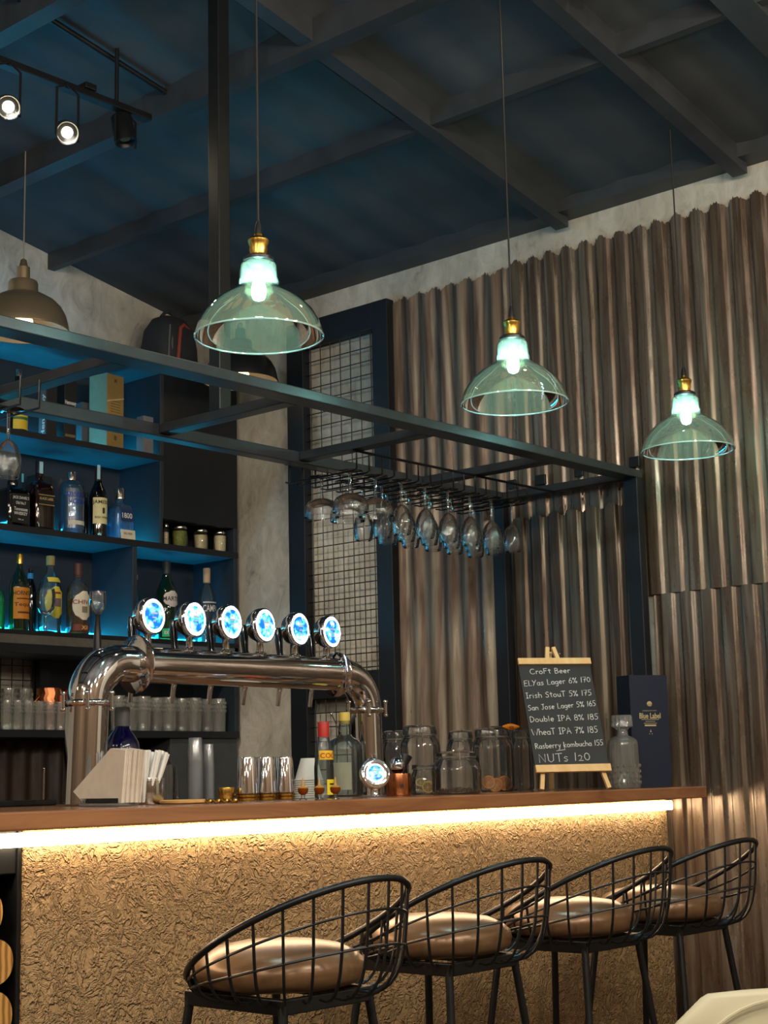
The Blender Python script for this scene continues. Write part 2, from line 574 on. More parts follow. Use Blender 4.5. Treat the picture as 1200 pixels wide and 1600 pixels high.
# corrugated sheets on the right wall
def corr(y0, y1, zb, zt, x, mat, label, pitch=.072, amp=.0085, ragged=0, name='corrugated_sheet', rnd=0, flat=False):
    r = random.Random(rnd)
    n = int((y1-y0)/pitch*20)
    B = MB()
    cols = []
    for k in range(n+1):
        y = y0+(y1-y0)*k/n
        ph = 2*pi*y/pitch
        dx = amp*cos(ph) if not flat else -amp*math.tanh(4.2*cos(ph)+1.9)
        t = zt+(ragged*(r.random()-.5)+ragged*.8*cos(ph) if ragged else 0)
        m = 14
        front = [Vector((x+dx+.0022*sin(7*zb+y*31+j*1.7)*.5, y, zb+(t-zb)*j/m)) for j in range(m+1)]
        back = [Vector((x+dx+.0016, y, zb+(t-zb)*j/m)) for j in range(m, -1, -1)]
        cols.append(front+back)
    B.rings(cols, True, True, True)
    o = B.build(name, mat, sharp=60)
    return tag(o, label, 'metal sheet', 'corrugated sheets on the right wall')
corr(3.065, 3.565, .0, 2.862, 4.142, M['sheet_a'], 'weathered corrugated sheet beside the tall wire mesh panel', .075, .0075, .012, rnd=1)
corr(.6, 3.063, 1.688, 2.872, 4.143, M['sheet_b'], 'tall brown upper corrugated sheet behind the glass pendants', .070, .0045, .012, rnd=2, flat=True)
corr(2.537, 3.06, .0, 1.985, 4.124, M['sheet_c'], 'rust-stained corrugated sheet between the two rack posts', .072, .0052, .008, rnd=3, flat=True)
corr(.6, 2.53, .0, 1.6865, 4.140, M['sheet_b'], 'grey lower corrugated sheet right of the navy carton, behind the last stools', .069, .0048, .002, rnd=4, flat=True)

# black patches painted on the wall above the rack
for x, y, w, h in ((845, 750, 16, 16), (905, 737, 13, 16), (992, 722, 15, 17), (800, 757, 13, 14)):
    P = onX(x, y, 4.128); s = mpp(P)
    B = MB(); B.box(-.006, .003, -w*s*.62, w*s*.62, -h*s/2, h*s/2, bevel=.002)
    o = B.build('wall_bracket', M['black'], loc=P)
    tag(o, 'small black square bracket plate on the wall %s' % {845: 'second from the rear rack post', 905: 'midway along the rack end', 992: 'just above the front rack post', 800: 'just above the rear rack post'}[x], 'bracket', 'bracket plates above the rack end')

# tall wire mesh panel
pm = thing('mesh_panel', (4.12, 3.82, 0), 'tall black framed wire mesh panel on the white wall', 'mesh panel')
y0, y1, zt = -.258, .255, 2.865
for nm, a in (('frame_post', (-.02, .02, y0, y0+.075, 0, zt)), ('frame_post', (-.02, .02, y1-.085, y1, 0, zt)),
              ('frame_rail', (-.019, .019, y0+.075, y1-.085, zt-.10, zt)), ('frame_rail', (-.019, .019, y0+.075, y1-.085, 1.435, 1.525)), ('frame_rail', (-.019, .019, y0+.075, y1-.085, .3, .38))):
    MB().box(*a, bevel=.002).build(nm, M['frame'], pm)
B = MB()
yy = y0+.075+.02
while yy < y1-.085:
    B.cyl((-.004, yy, .38), (-.004, yy, zt-.1), .0021, seg=5); yy += .0508
zz = .42
while zz < zt-.1:
    B.cyl((.0, y0+.07, zz), (.0, y1-.08, zz), .0021, seg=5); zz += .0508
B.build('wire_mesh', M['black'], pm)

# ================================================================== BACK BAR SHELVING
SF, SB = 4.39, 4.64
unit = thing('back_bar_shelf', (1.0, SB, 0), 'blue-lit black shelving unit along the back wall', 'shelving')
def ubox(nm, x0, x1, y0, y1, z0, z1, mat, bevel=.0015):
    return MB().box(x0-1.0, x1-1.0, y0-SB, y1-SB, z0, z1, bevel=bevel).build(nm, mat, unit)
XR = 4.135
ubox('shelf', 1.0, 3.75, SF, SB, 2.675, 2.70, M['shelf'])
ubox('shelf', 1.0, 3.75, SF, SB, 2.338, 2.360, M['shelf'])
ubox('shelf', 1.0, XR, SF, SB, 2.003, 2.026, M['shelf'])
ubox('shelf', 1.0, XR, SF, SB, 1.592, 1.670, M['shelf'])
ubox('shelf', 1.0, XR, SF, SB, 1.310, 1.335, M['shelf'])
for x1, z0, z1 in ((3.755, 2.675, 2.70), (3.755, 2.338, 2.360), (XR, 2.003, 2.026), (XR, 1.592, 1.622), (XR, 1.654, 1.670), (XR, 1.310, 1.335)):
    ubox('shade_strip', 1.0, x1, SF-.003, SF-.0002, z0, z1, M['frame'], .0005)  # dark strip puts the shade of the front edge into its colour
e = ubox('edge_trim', 1.0, 3.62, SF-.004, SF, 1.622, 1.654, M['steel_edge'])
ubox('divider', 3.612, 3.632, SF, SB, 1.670, 2.003, M['shelf_side'])
ubox('side_panel', 3.74, 3.755, SF, SB, 2.026, 2.70, M['shelf_side'])
ubox('side_panel', XR-.02, XR, SF, SB, 1.335, 2.12, M['shelf_side'])
c = ubox('cabinet', 3.755, XR, SF, SB, 2.120, 2.72, M['frame'])
ubox('back_panel', 3.085, XR, SB-.012, SB, 1.67, 2.70, M['shelf_back'])
ubox('back_panel', 1.0, 3.07, SB-.012, SB, 2.026, 2.70, M['shelf_back'])
ubox('back_panel', 3.36, XR, SB-.012, SB, 1.335, 1.592, M['frame'])
for x0, x1, z in ((1.02, 3.735, 2.36), (1.02, 3.735, 2.026), (1.02, 3.61, 1.67), (3.635, 4.11, 1.67)):
    ubox('led_strip', x0, x1, SB-.03, SB-.012, z, z+.030, M['led_blue'], 0)
ubox('led_strip', 2.5, 3.5, SF+.03, SF+.07, 2.70, 2.715, M['led_uplight'], 0)
# board that closes the lower end of the unit
ubox('side_panel', 3.80, XR, SF+.01, SB, .0, 1.31, solid('dark_grey_board', '#3a3d40', .6))
B = MB()
cols = []
n = 300
for k in range(n+1):
    x = 1.0+2.79*k/n
    dy = .010*cos(2*pi*x/.075)
    cols.append([Vector((x, 4.55+dy, 0)), Vector((x, 4.55+dy, 1.305)), Vector((x, 4.565+dy, 1.305)), Vector((x, 4.565+dy, 0))])
B.rings(cols, True, True, True)
tag(B.build('ribbed_cladding', M['sheet_e']), 'dark brown ribbed cladding below the tumbler shelf', 'cladding')
# small mesh panel between the lower shelves
sm = thing('mesh_panel', (3.20, 4.60, 1.336), 'small black wire mesh panel behind the tumbler shelf', 'mesh panel')
MB().box(-.105, -.065, -.012, .012, 0, .254).build('frame_post', M['frame'], sm)
MB().box(.155, .20, -.012, .012, 0, .254).build('frame_post', M['frame'], sm)
B = MB()
for k in range(5):
    B.cyl((-.05+.047*k, 0, 0), (-.05+.047*k, 0, .254), .002, seg=5)
for k in range(5):
    B.cyl((-.07, -.003, .03+.05*k), (.16, -.003, .03+.05*k), .002, seg=5)
B.build('wire_mesh', M['black'], sm)

# bag on the cabinet
P = onY(264, 560, 4.51)
bag = thing('tool_bag', (P.x, 4.51, 2.7206), 'dark rounded bag with a red strap on top of the cabinet', 'bag')
B = MB(); B.loft([(.085, .08, 0, 4), (.100, .09, .02, 4), (.104, .09, .10, 3), (.095, .085, .17, 2.6), (.070, .06, .215, 2.2), (.03, .02, .232, 2)], 36); B.build('body', M['bag'], bag)
B = MB(); B.tube([(-.030, -.088, .03), (-.028, -.093, .10), (-.018, -.088, .165), (.005, -.080, .185), (.045, -.070, .172), (.080, -.050, .160)], .0075, 8); B.build('strap', M['bag_red'], bag)
for u in (-.055, -.070):
    B = MB(); B.tube([(u, -.080, .02), (u*1.02, -.084, .10), (u*.8, -.072, .175)], .0035, 6); B.build('piping', pal_grey, bag)
B = MB(); B.tube([(-.04+.08*k/8, 0, .225+.03*sin(pi*k/8)) for k in range(9)], .007, 8); B.build('handle', M['bag'], bag)

# ================================================================== BAR COUNTER
CT = 1.104
bar = thing('bar_counter', (0, 2.366, 0), 'long bar with varnished wood top and trowelled plaster front', 'bar')
MB().box(-1.5, 4.112, 0, .72, CT-.034, CT, bevel=.004).build('countertop', M['wood'], bar)
MB().box(1.806, 4.117, .145, .205, 0, CT-.034).build('front_panel', M['plaster'], bar)
MB().box(-1.5, 4.110, .66, .70, 0, CT-.034).build('rear_panel', M['frame'], bar)
MB().box(-1.5, 4.112, .118, .140, 1.036, 1.062, bevel=.003).build('led_strip', M['led_warm'], bar)
# black framed niche for logs at the left end
MB().box(1.7965, 1.8055, .150, .60, 0, CT-.034, bevel=.002).build('niche_post', M['black'], bar)
MB().box(-1.5, 1.796, .155, .20, .985, CT-.034, bevel=.003).build('niche_rail', M['black'], bar)
MB().box(-1.5, 1.80, .60, .62, 0, CT-.034).build('niche_back', M['black'], bar)
for k, (xe, yc, hp, lab) in enumerate(((7, 1425, 90, 'highest'), (30, 1500, 80, 'middle'), (26, 1584, 88, 'lowest'))):
    Pe = onY(xe, yc, 2.52)
    r = hp*mpp(Pe)/2*.90
    L = thing('log', (min(Pe.x, 1.795)-r*1.02, 2.525, Pe.z), 'sawn log in the black niche left of the plaster, %s in view' % lab, 'log', 'logs stacked in the bar niche')
    B = MB(); B.loft([(r, r, 0, 2.1), (r*.98, r, .25, 2.2)], 30)
    o = B.build('bark', M['bark'], L); o.rotation_euler = (-pi/2, 0, 0)
    B = MB(); B.loft([(r*.96, r*.96, -.004, 2.15), (r*.97, r*.97, .002, 2.1)], 30)
    o = B.build('cut_face', M['log'], L); o.rotation_euler = (-pi/2, 0, 0)
    if k == 2:
        B = MB(); B.loft([(.045, .045, 0, 2.1), (.045, .045, .25, 2.1)], 30)

# ================================================================== OVERHEAD RACK
FY, RY, RZ = 2.533, 3.055, 2.076
rack = thing('overhead_rack', (XW-.045, FY, CT), 'black steel overhead rack on posts above the bar', 'rack')
def rbox(nm, x0, x1, y0, y1, z0, z1, mat=None):
    ox, oy, oz = XW-.045, FY, CT
    return MB().box(x0-ox, x1-ox, y0-oy, y1-oy, z0-oz, z1-oz, bevel=.0025).build(nm, mat or M['rack'], rack)
X1 = 4.112
rbox('front_beam', -.5, X1, FY, FY+.06, RZ-.026, RZ)
rbox('rear_beam', -.5, X1, RY, RY+.045, RZ-.034, RZ)
for x in (.48, 1.01, 1.54, 2.07, 2.60, 3.12, 3.67):
    rbox('crossbar', x, x+.045, FY+.06, RY, RZ-.026, RZ-.001)
rbox('crossbar', X1-.03, X1, FY+.06, RY, RZ-.026, RZ-.001)
rbox('post', X1-.032, X1, FY, FY+.05, CT, RZ-.024, M['frame'])
rbox('post', X1-.032, X1, RY-.002, RY+.048, CT, RZ-.033, M['frame'])
rbox('hanger_pole', 2.602, 2.642, 2.825, 2.865, RZ-.001, ceil_z(2.62), M['black'])
# glass rails under the rear half
RX0, RP, NR = 3.165, .107, 8
ZR = 2.0
def rp(x, y, z): return (x-(XW-.045), y-FY, z-CT)
B = MB()
B.cyl(rp(3.12, 2.85, 2.048), rp(4.09, 2.85, 2.048), .004, seg=6)
B.cyl(rp(3.12, 3.112, 2.048), rp(4.09, 3.112, 2.048), .004, seg=6)
B.build('rail_carrier', M['black'], rack)
for i in range(NR):
    xc = RX0+RP*i
    B = MB()
    for s in (-1, 1):
        x = xc+s*.026
        B.tube([rp(x, 2.85, 2.05), rp(x, 2.85, ZR-.002), rp(x, 2.862, ZR-.006), rp(x, 3.115, ZR-.006), rp(x, 3.128, ZR-.002), rp(x-s*.012, 3.128, ZR-.003)], .0026, 6)
        B.tube([rp(x, 3.112, 2.05), rp(x, 3.112, ZR-.006)], .0026, 6)
    B.build('glass_rail', M['black'], rack)
B = MB()
for s in (-1, 1):
    x = 2.045+s*.026
    B.tube([rp(x, 2.85, 2.06), rp(x, 2.85, ZR-.006), rp(x, 3.10, ZR-.006)], .0026, 6)
    B.tube([rp(x, 3.112, 2.05), rp(x, 3.112, ZR-.006)], .0026, 6)
B.build('glass_rail', M['black'], rack)

# hanging glasses (upside down: foot up at the rail)
def stem_glass(kind, name, loc, label, group):
    t = thing(name, loc, label, 'glass', group)
    if kind == 'wine':
        H = .158
        bowl = [(.0045, -.070), (.010, -.074), (.019, -.083), (.0265, -.098), (.030, -.115), (.0298, -.130), (.0275, -.146), (.0245, -H)]
        MB().lathe(bowl, 28).build('bowl', M['glass_bowl'], t)
        MB().tube([(.0245*cos(2*pi*k/28), .0245*sin(2*pi*k/28), -H) for k in range(28)], .0009, 5, True).build('rim', M['glass_rim'], t)
        MB().lathe([(.006, -.001), (.0042, -.010), (.0036, -.03), (.0036, -.055), (.0045, -.070), (.007, -.073)], 12).build('stem', M['glass_rim'], t)
        MB().lathe([(.0005, .0012), (.020, .0012), (.034, .0006), (.0345, -.0006), (.030, -.0015), (.012, -.003), (.005, -.006)], 28).build('foot', M['glass_rim'], t)
    else:
        bowl = [(.005, -.062), (.022, -.065), (.040, -.074), (.049, -.086), (.0515, -.100), (.051, -.116)]
        MB().lathe(bowl, 32).build('bowl', M['glass_bowl'], t)
        MB().tube([(.051*cos(2*pi*k/32), .051*sin(2*pi*k/32), -.116) for k in range(32)], .001, 5, True).build('rim', M['glass_rim'], t)
        MB().lathe([(.006, -.001), (.0045, -.010), (.004, -.05), (.006, -.062)], 12).build('stem', M['glass_rim'], t)
        MB().lathe([(.0005, .0012), (.022, .0012), (.037, .0006), (.0375, -.0006), (.030, -.0015), (.012, -.003), (.005, -.006)], 28).build('foot', M['glass_rim'], t)
    return t
ORD = ['first', 'second', 'third', 'fourth', 'fifth', 'sixth', 'seventh', 'eighth', 'ninth', 'tenth', 'eleventh', 'twelfth']
wine0 = coupe0 = None
for i in range(NR):
    xc = RX0+RP*i
    col = 'nearest the wall' if i == NR-1 else '%s from the wall' % ORD[NR-1-i]
    ys = (2.90, 3.01) if i < 2 else (2.895, 2.97, 3.045)
    for j, y in enumerate(ys):
        pl = ['at the front', 'behind the front one' if len(ys) == 2 else 'in the middle', 'at the back'][j]
        if i < 2:
            lab = 'wide coupe glass hanging upside down %s of the %s rail' % (pl, ORD[i])
            if coupe0 is None:
                coupe0 = stem_glass('coupe', 'coupe_glass', (xc, y, ZR), lab, 'coupe glasses hanging from the rack')
            else:
                dup(coupe0, (xc, y, ZR), lab)
        else:
            lab = 'wine glass hanging %s of the rail %s' % (pl, col)
            if wine0 is None:
                wine0 = stem_glass('wine', 'wine_glass', (xc, y, ZR), lab, 'wine glasses hanging from the rack')
            else:
                dup(wine0, (xc, y, ZR), lab)
g = dup(wine0, (2.045, 2.93, ZR), 'lone wine glass hanging before the whisky bottles at the left edge')

# ================================================================== GLASS PENDANTS
def pendant_parts(t):
    shade = [(.1287, 0), (.1275, .010), (.121, .030), (.108, .052), (.088, .073), (.064, .089), (.047, .099), (.041, .106), (.0415, .113), (.0385, .119), (.0375, .146), (.033, .153), (.020, .155)]
    MB().lathe(shade, 56).build('shade', M['glass_amber'], t)
    MB().tube([(.1287*cos(2*pi*k/56), .1287*sin(2*pi*k/56), 0) for k in range(56)], .0021, 6, True).build('shade_rim', M['rim_bright'], t)
    MB().lathe([(.001, .167), (.026, .167), (.031, .163), (.031, .157), (.022, .154), (.015, .140), (.015, .128), (.001, .127)], 28).build('collar', M['lampblack'], t)
    MB().lathe([(r_, z_+.009) for r_, z_ in ((.018, .157), (.0165, .166), (.0185, .172), (.0175, .180), (.0205, .186), (.0215, .192), (.017, .197), (.009, .200), (.007, .208), (.001, .209))], 28).build('socket', M['brass'], t)
    MB().lathe([(.001, .126), (.008, .124), (.012, .112), (.0145, .100), (.0145, .088), (.011, .078), (.001, .074)], 20).build('bulb', M['bulb_cool'], t)
pend = None
for (px_, py_), lab in (((405, 526), 'clear smoky glass pendant lamp nearest the camera, left of the other two'), ((804, 630), 'clear smoky glass pendant lamp in the middle of the three'), ((1075, 704), 'clear smoky glass pendant lamp furthest right, before the corrugated wall')):
    P = onY(px_, py_, 2.165)
    if pend is None:
        pend = thing('glass_pendant', P, lab, 'pendant lamp', 'glass pendants above the bar')
        pendant_parts(pend)
        t = pend
    else:
        t = dup(pend, P, lab)
for t in [o for o in COL.objects if o.name.startswith('glass_pendant')]:
    x = t.location.x
    top = ceil_z(x)-t.location.z-(.09 if abs(t.location.y-2.14) < .06 else 0)
    B = MB(); B.tube([(0, 0, .216), (.0003, 0, .24), (0, 0, top)], [.004, .0024, .0022], 8); B.build('cord', M['cord'], t)
    B = MB(); B.lathe([(.008, .215), (.006, .232), (.003, .242)], 12); B.build('cord_grip', M['lampblack'], t)
# metal pendants in front of the shelves
def metal_pendant(px_, py_, Y, r, body, inner, lab):
    P = onY(px_, py_, Y)
    k = r/.15
    t = thing('metal_pendant', P, lab, 'pendant lamp', 'metal pendants in front of the shelves')
    prof = [(.150, 0), (.1495, .006), (.147, .022), (.140, .050), (.126, .077), (.104, .100), (.075, .117), (.052, .124), (.050, .130), (.050, .135), (.0485, .140), (.048, .160), (.044, .168), (.022, .173)]
    MB().lathe([(a*k, z*k) for a, z in prof], 56).build('shade', body, t)
    MB().lathe([(a*k-.0025, z*k-.001) for a, z in prof[:8]]+[(.02*k, .121*k)], 56).build('shade_lining', inner, t)
    MB().tube([(.150*k*cos(2*pi*j/56), .150*k*sin(2*pi*j/56), 0) for j in range(56)], .002, 6, True).build('shade_rim', body, t)
    MB().lathe([(.022*k, .172*k), (.021*k, .215*k), (.014*k, .220*k), (.010*k, .240*k), (.004*k, .245*k)], 24).build('socket', body, t)
    MB().lathe([(.012*k, .118*k), (.013*k, .08*k), (.028*k, .055*k), (.034*k, .03*k), (.028*k, .006*k), (.012*k, -.006*k), (.001, -.008*k)], 24).build('bulb', M['bulb_warm'], t)
    top = ceil_z(P.x)-P.z-(.083 if abs(P.x-2.94) < .03 else 0)
    B = MB(); B.tube([(0, 0, .243*k), (.0, 0, top)], .0024, 8); B.build('cord', solid('grey_cord', '#8a857a', .5), t)
    return t
metal_pendant(35, 517, 4.10, .150, M['bronze'], M['lampinner'], 'bronze metal pendant lamp hanging at the left before the shelves')
metal_pendant(376, 596, 4.10, .139, M['lampblack'], M['lampinner'], 'black metal pendant lamp hanging behind the first glass pendant')

# ================================================================== TRACK SPOTLIGHTS
TY, TZ = 3.365, 3.085
tr = thing('light_track', (2.55, TY, TZ), 'black lighting track hung under the roof at top left', 'light track')
MB().box(-.5, .27, -.017, .017, -.008, .012, bevel=.002).build('rail', M['black'], tr)
MB().box(.02, .06, -.025, .025, .012, .03, bevel=.003).build('feed_box', M['black'], tr)
for dx in (-.30, .15):
    B = MB(); B.cyl((dx, 0, .01), (dx, 0, ceil_z(2.55+dx)-TZ), .006, seg=8); B.build('hanger_rod', M['black'], tr)
spot0 = None
for (px_, py_), lit, tgt, lab in (((13, 167), 1, (0.3, 0.2, 1.0), 'lit track spotlight at the far left of the track'), ((105, 207), 1, (0.5, 0.2, 1.0), 'lit track spotlight in the middle of the track'), ((196, 217), 0, (2.9, 3.0, 1.2), 'unlit dark track spotlight at the right end of the track')):
    P = onY(px_, py_, TY-.03)
    if not lit:
        P = onY(px_, py_, TY)
    t = thing('track_spotlight', P, lab, 'spotlight', 'spotlights on the track')
    d = (Vector(tgt)-P).normalized()
    q = d.to_track_quat('Z', 'Y').to_matrix().to_4x4()
    MB().lathe([(.001, -.075), (.026, -.075), (.030, -.070), (.033, .0), (.033, .012), (.030, .012), (.027, .002), (.014, -.001)], 24, mat=q).build('housing', M['black'], t)
    MB().lathe([(.015, .001), (.010, .003), (.0005, .004)], 24, mat=q).build('lens', M['spot_face'] if lit else M['spot_dim'], t)
    top = TZ-P.z-.006
    B = MB()
    B.tube([(.037, 0, -.02), (.037, 0, max(top-.02, .02)), (0, 0, top)], .004, 6)
    B.tube([(-.037, 0, -.02), (-.037, 0, max(top-.02, .02)), (0, 0, top)], .004, 6)
    B.build('yoke', M['black'], t)
    if lit:
        lamp('track_beam', 'SPOT', P+d*.03, 40, (1.0, .87, .70), .025, (4.10, 4.05, 1.15), 56, .9)
# warm downlight at the top edge, on the rafters
P = onY(950, -14, 1.95)
t = thing('ceiling_spotlight', P, 'warm round spotlight on the rafters at the top edge', 'spotlight')
MB().lathe([(.034, 0), (.036, .01), (.036, .08), (.001, .085)], 24).build('housing', M['black'], t)
MB().lathe([(.033, .002), (.001, .004)], 24).build('lens', M['spot_face'], t)
MB().cyl((0, 0, .08), (0, 0, ceil_z(P.x)-P.z), .008).build('mount', M['black'], t)

# ================================================================== BEER TOWER
TWY = 2.75
tw = thing('beer_tower', (2.13, TWY, CT), 'chrome bridge-shaped beer tower with six lit tap medallions', 'beer tower')
def tl(x, y, z): return Vector((x-2.13, y-TWY, z-CT))
TZc, TR = 1.4145, .0415
def elbow(cx, sgn, r, z0, name='elbow', rb=None):
    # from the column top up and over to the horizontal tube
    R = TZc-z0
    pts = [tl(cx+sgn*(R-R*cos(a)), TWY, z0+R*sin(a)) for a in [pi/2*k/14 for k in range(15)]]
    pts += [tl(cx+sgn*(R+.03), TWY, TZc)]
    return MB().tube(pts, r, 36).build(name, M['chrome'], tw)
B = MB(); B.cyl(tl(2.130, TWY, CT+.0028), tl(2.1385, TWY, 1.325), .0465, .0465, 40); B.build('column', M['chrome'], tw)
B = MB(); B.cyl(tl(3.050, TWY, CT+.0028), tl(3.045, TWY, 1.325), .0415, .0415, 40); B.build('column', M['chrome'], tw)
elbow(2.1385, 1, [.0462]*10+[.045, .044, .043, .0425, .042, .042], 1.325)
elbow(3.045, -1, .0413, 1.325)
B = MB(); B.cyl(tl(2.25, TWY, TZc), tl(2.945, TWY, TZc), TR, TR, 40); B.build('tube', M['chrome'], tw)
def disc(c, axis, R, th, name):
    c = Vector(c); axis = Vector(axis).normalized()
    q = axis.to_track_quat('Z', 'Y').to_matrix().to_4x4()
    return MB().lathe([(R*.6, -th*1.6), (R*.96, -th/2), (R, -th*.2), (R, th*.2), (R*.96, th/2), (R*.6, th*.9)], 40, c=c, mat=q, cap0=True, cap1=True).build(name, M['chrome'], tw)
disc(tl(2.272, TWY, TZc), (1, 0, 0), .066, .006, 'flange')
disc(tl(2.935, TWY, TZc), (1, 0, 0), .057, .006, 'flange')
for cx, R in ((2.1385, .056), (3.045, .052)):
    disc(tl(cx, TWY, 1.325), (0, 0, 1), R, .010, 'clamp_ring')
    for ang in (0, 2*pi/3, 4*pi/3, pi):
        a = ang+.9
        p = tl(cx+(R+.004)*cos(a), TWY+(R+.004)*sin(a), 1.325)
        B = MB(); B.cyl(p-Vector((0, 0, .017)), p+Vector((0, 0, .022)), .0042, seg=10)
        B.ball(p+Vector((0, 0, .020)), .0065, .0065, .006, 10, 6); B.ball(p-Vector((0, 0, .015)), .0062, .0062, .005, 10, 6)
        B.build('clamp_bolt', M['chrome'], tw)
# medallion face artwork: blue field with pale generic blots
def medal_mat(seed):
    m, nt, bb = newmat('medallion_print')
    n = noise(nt, 60, 2, .5)
    col = ramp(nt, n, [(.40, lin('#0f4fb0')), (.50, lin('#2f8fe8')), (.60, lin('#7cc4ff')), (.68, lin('#f2fbff'))])
    nt.links.new(col, bb.inputs['Emission Color'])
    bb.inputs['Emission Strength'].default_value = 1.5
    nt.links.new(col, bb.inputs['Base Color'])
    bb.inputs['Roughness'].default_value = .15
    return m
MEDAL = medal_mat(0)
def medallion(parent, c, axis, k=1.0, lit=1.0):
    c = Vector(c); axis = Vector(axis).normalized()
    q = axis.to_track_quat('Z', 'Y').to_matrix().to_4x4()
    h = MB().lathe([(.001, -.034*k), (.022*k, -.031*k), (.035*k, -.022*k), (.042*k, -.008*k), (.043*k, .004*k), (.042*k, .010*k), (.0385*k, .0125*k), (.0365*k*lit, .0095*k)], 40, c=c, mat=q).build('medallion', M['chrome'], parent)
    MB().lathe([(.0375*k*lit, .0105*k), (.035*k*lit, .0125*k), (.031*k*lit, .0125*k)], 40, c=c, mat=q).build('light_ring', M['ring_light'], h)
    MB().lathe([(.0312*k*lit, .0122*k), (.016*k, .0132*k), (.0004*k, .0135*k)], 40, c=c, mat=q).build('printed_face', MEDAL, h)
    # raised generic lettering bars
    B = MB()
    for (u, v, w, hh) in ((0, .006, .020, .004), (0, -.004, .013, .003), (0, -.012, .009, .003), (.0, .015, .006, .004)):
        B.box(-w*k/2, w*k/2, v*k-hh*k/2, v*k+hh*k/2, .0138*k, .0145*k, mat=Matrix.Translation(c) @ q)
    B.build('emblem', M['white_print'], h)
    return h
for x, dz in ((2.3036, 0), (2.4297, 0), (2.5458, 0), (2.6588, -.001), (2.7791, -.003), (2.8957, -.004)):
    zc = 1.5245+dz
    medallion(tw, tl(x, TWY-.012, zc), (.13, -1, .02))
    B = MB(); B.lathe([(.015, 0), (.016, .004), (.009, .008), (.008, .030), (.011, .034)], 16, c=tl(x, TWY-.004, TZc+.038)); B.build('medallion_neck', M['chrome'], tw)
    B = MB(); B.tube([tl(x, TWY+.02, TZc-.02), tl(x, TWY+.045, TZc-.025), tl(x, TWY+.052, TZc-.045), tl(x, TWY+.058, 1.333)], [.009, .008, .0065, .0055], 12); B.build('faucet_spout', M['chrome'], tw)
    B = MB(); B.tube([tl(x, TWY+.03, TZc+.02), tl(x, TWY+.048, TZc+.05), tl(x, TWY+.052, TZc+.09), tl(x, TWY+.054, TZc+.115)], [.007, .008, .011, .007], 12); B.build('tap_handle', M['chrome_dark'], tw)
# black handle topped with a clear goblet knob behind the left elbow
P = onY(152, 1010, 2.84)
B = MB(); B.lathe([(.0095, -.02), (.0085, .03), (.0055, .068), (.007, .072)], 16, c=tl(P.x, 2.84, P.z)); hd = B.build('tap_handle', M['lampblack'], tw)
hd['label'] = 'black tap handle with clear goblet-shaped knob'
B = MB(); B.lathe([(.002, .070), (.012, .078), (.0185, .094), (.0195, .112), (.018, .126)], 20, c=tl(P.x, 2.84, P.z)); B.build('handle_knob', M['glass_rim'], hd)
B = MB(); B.tube([tl(P.x, 2.84, P.z-.02), tl(P.x, 2.81, 1.40), tl(2.18, 2.77, 1.40)], .008, 8); B.build('handle_arm', M['chrome'], tw)

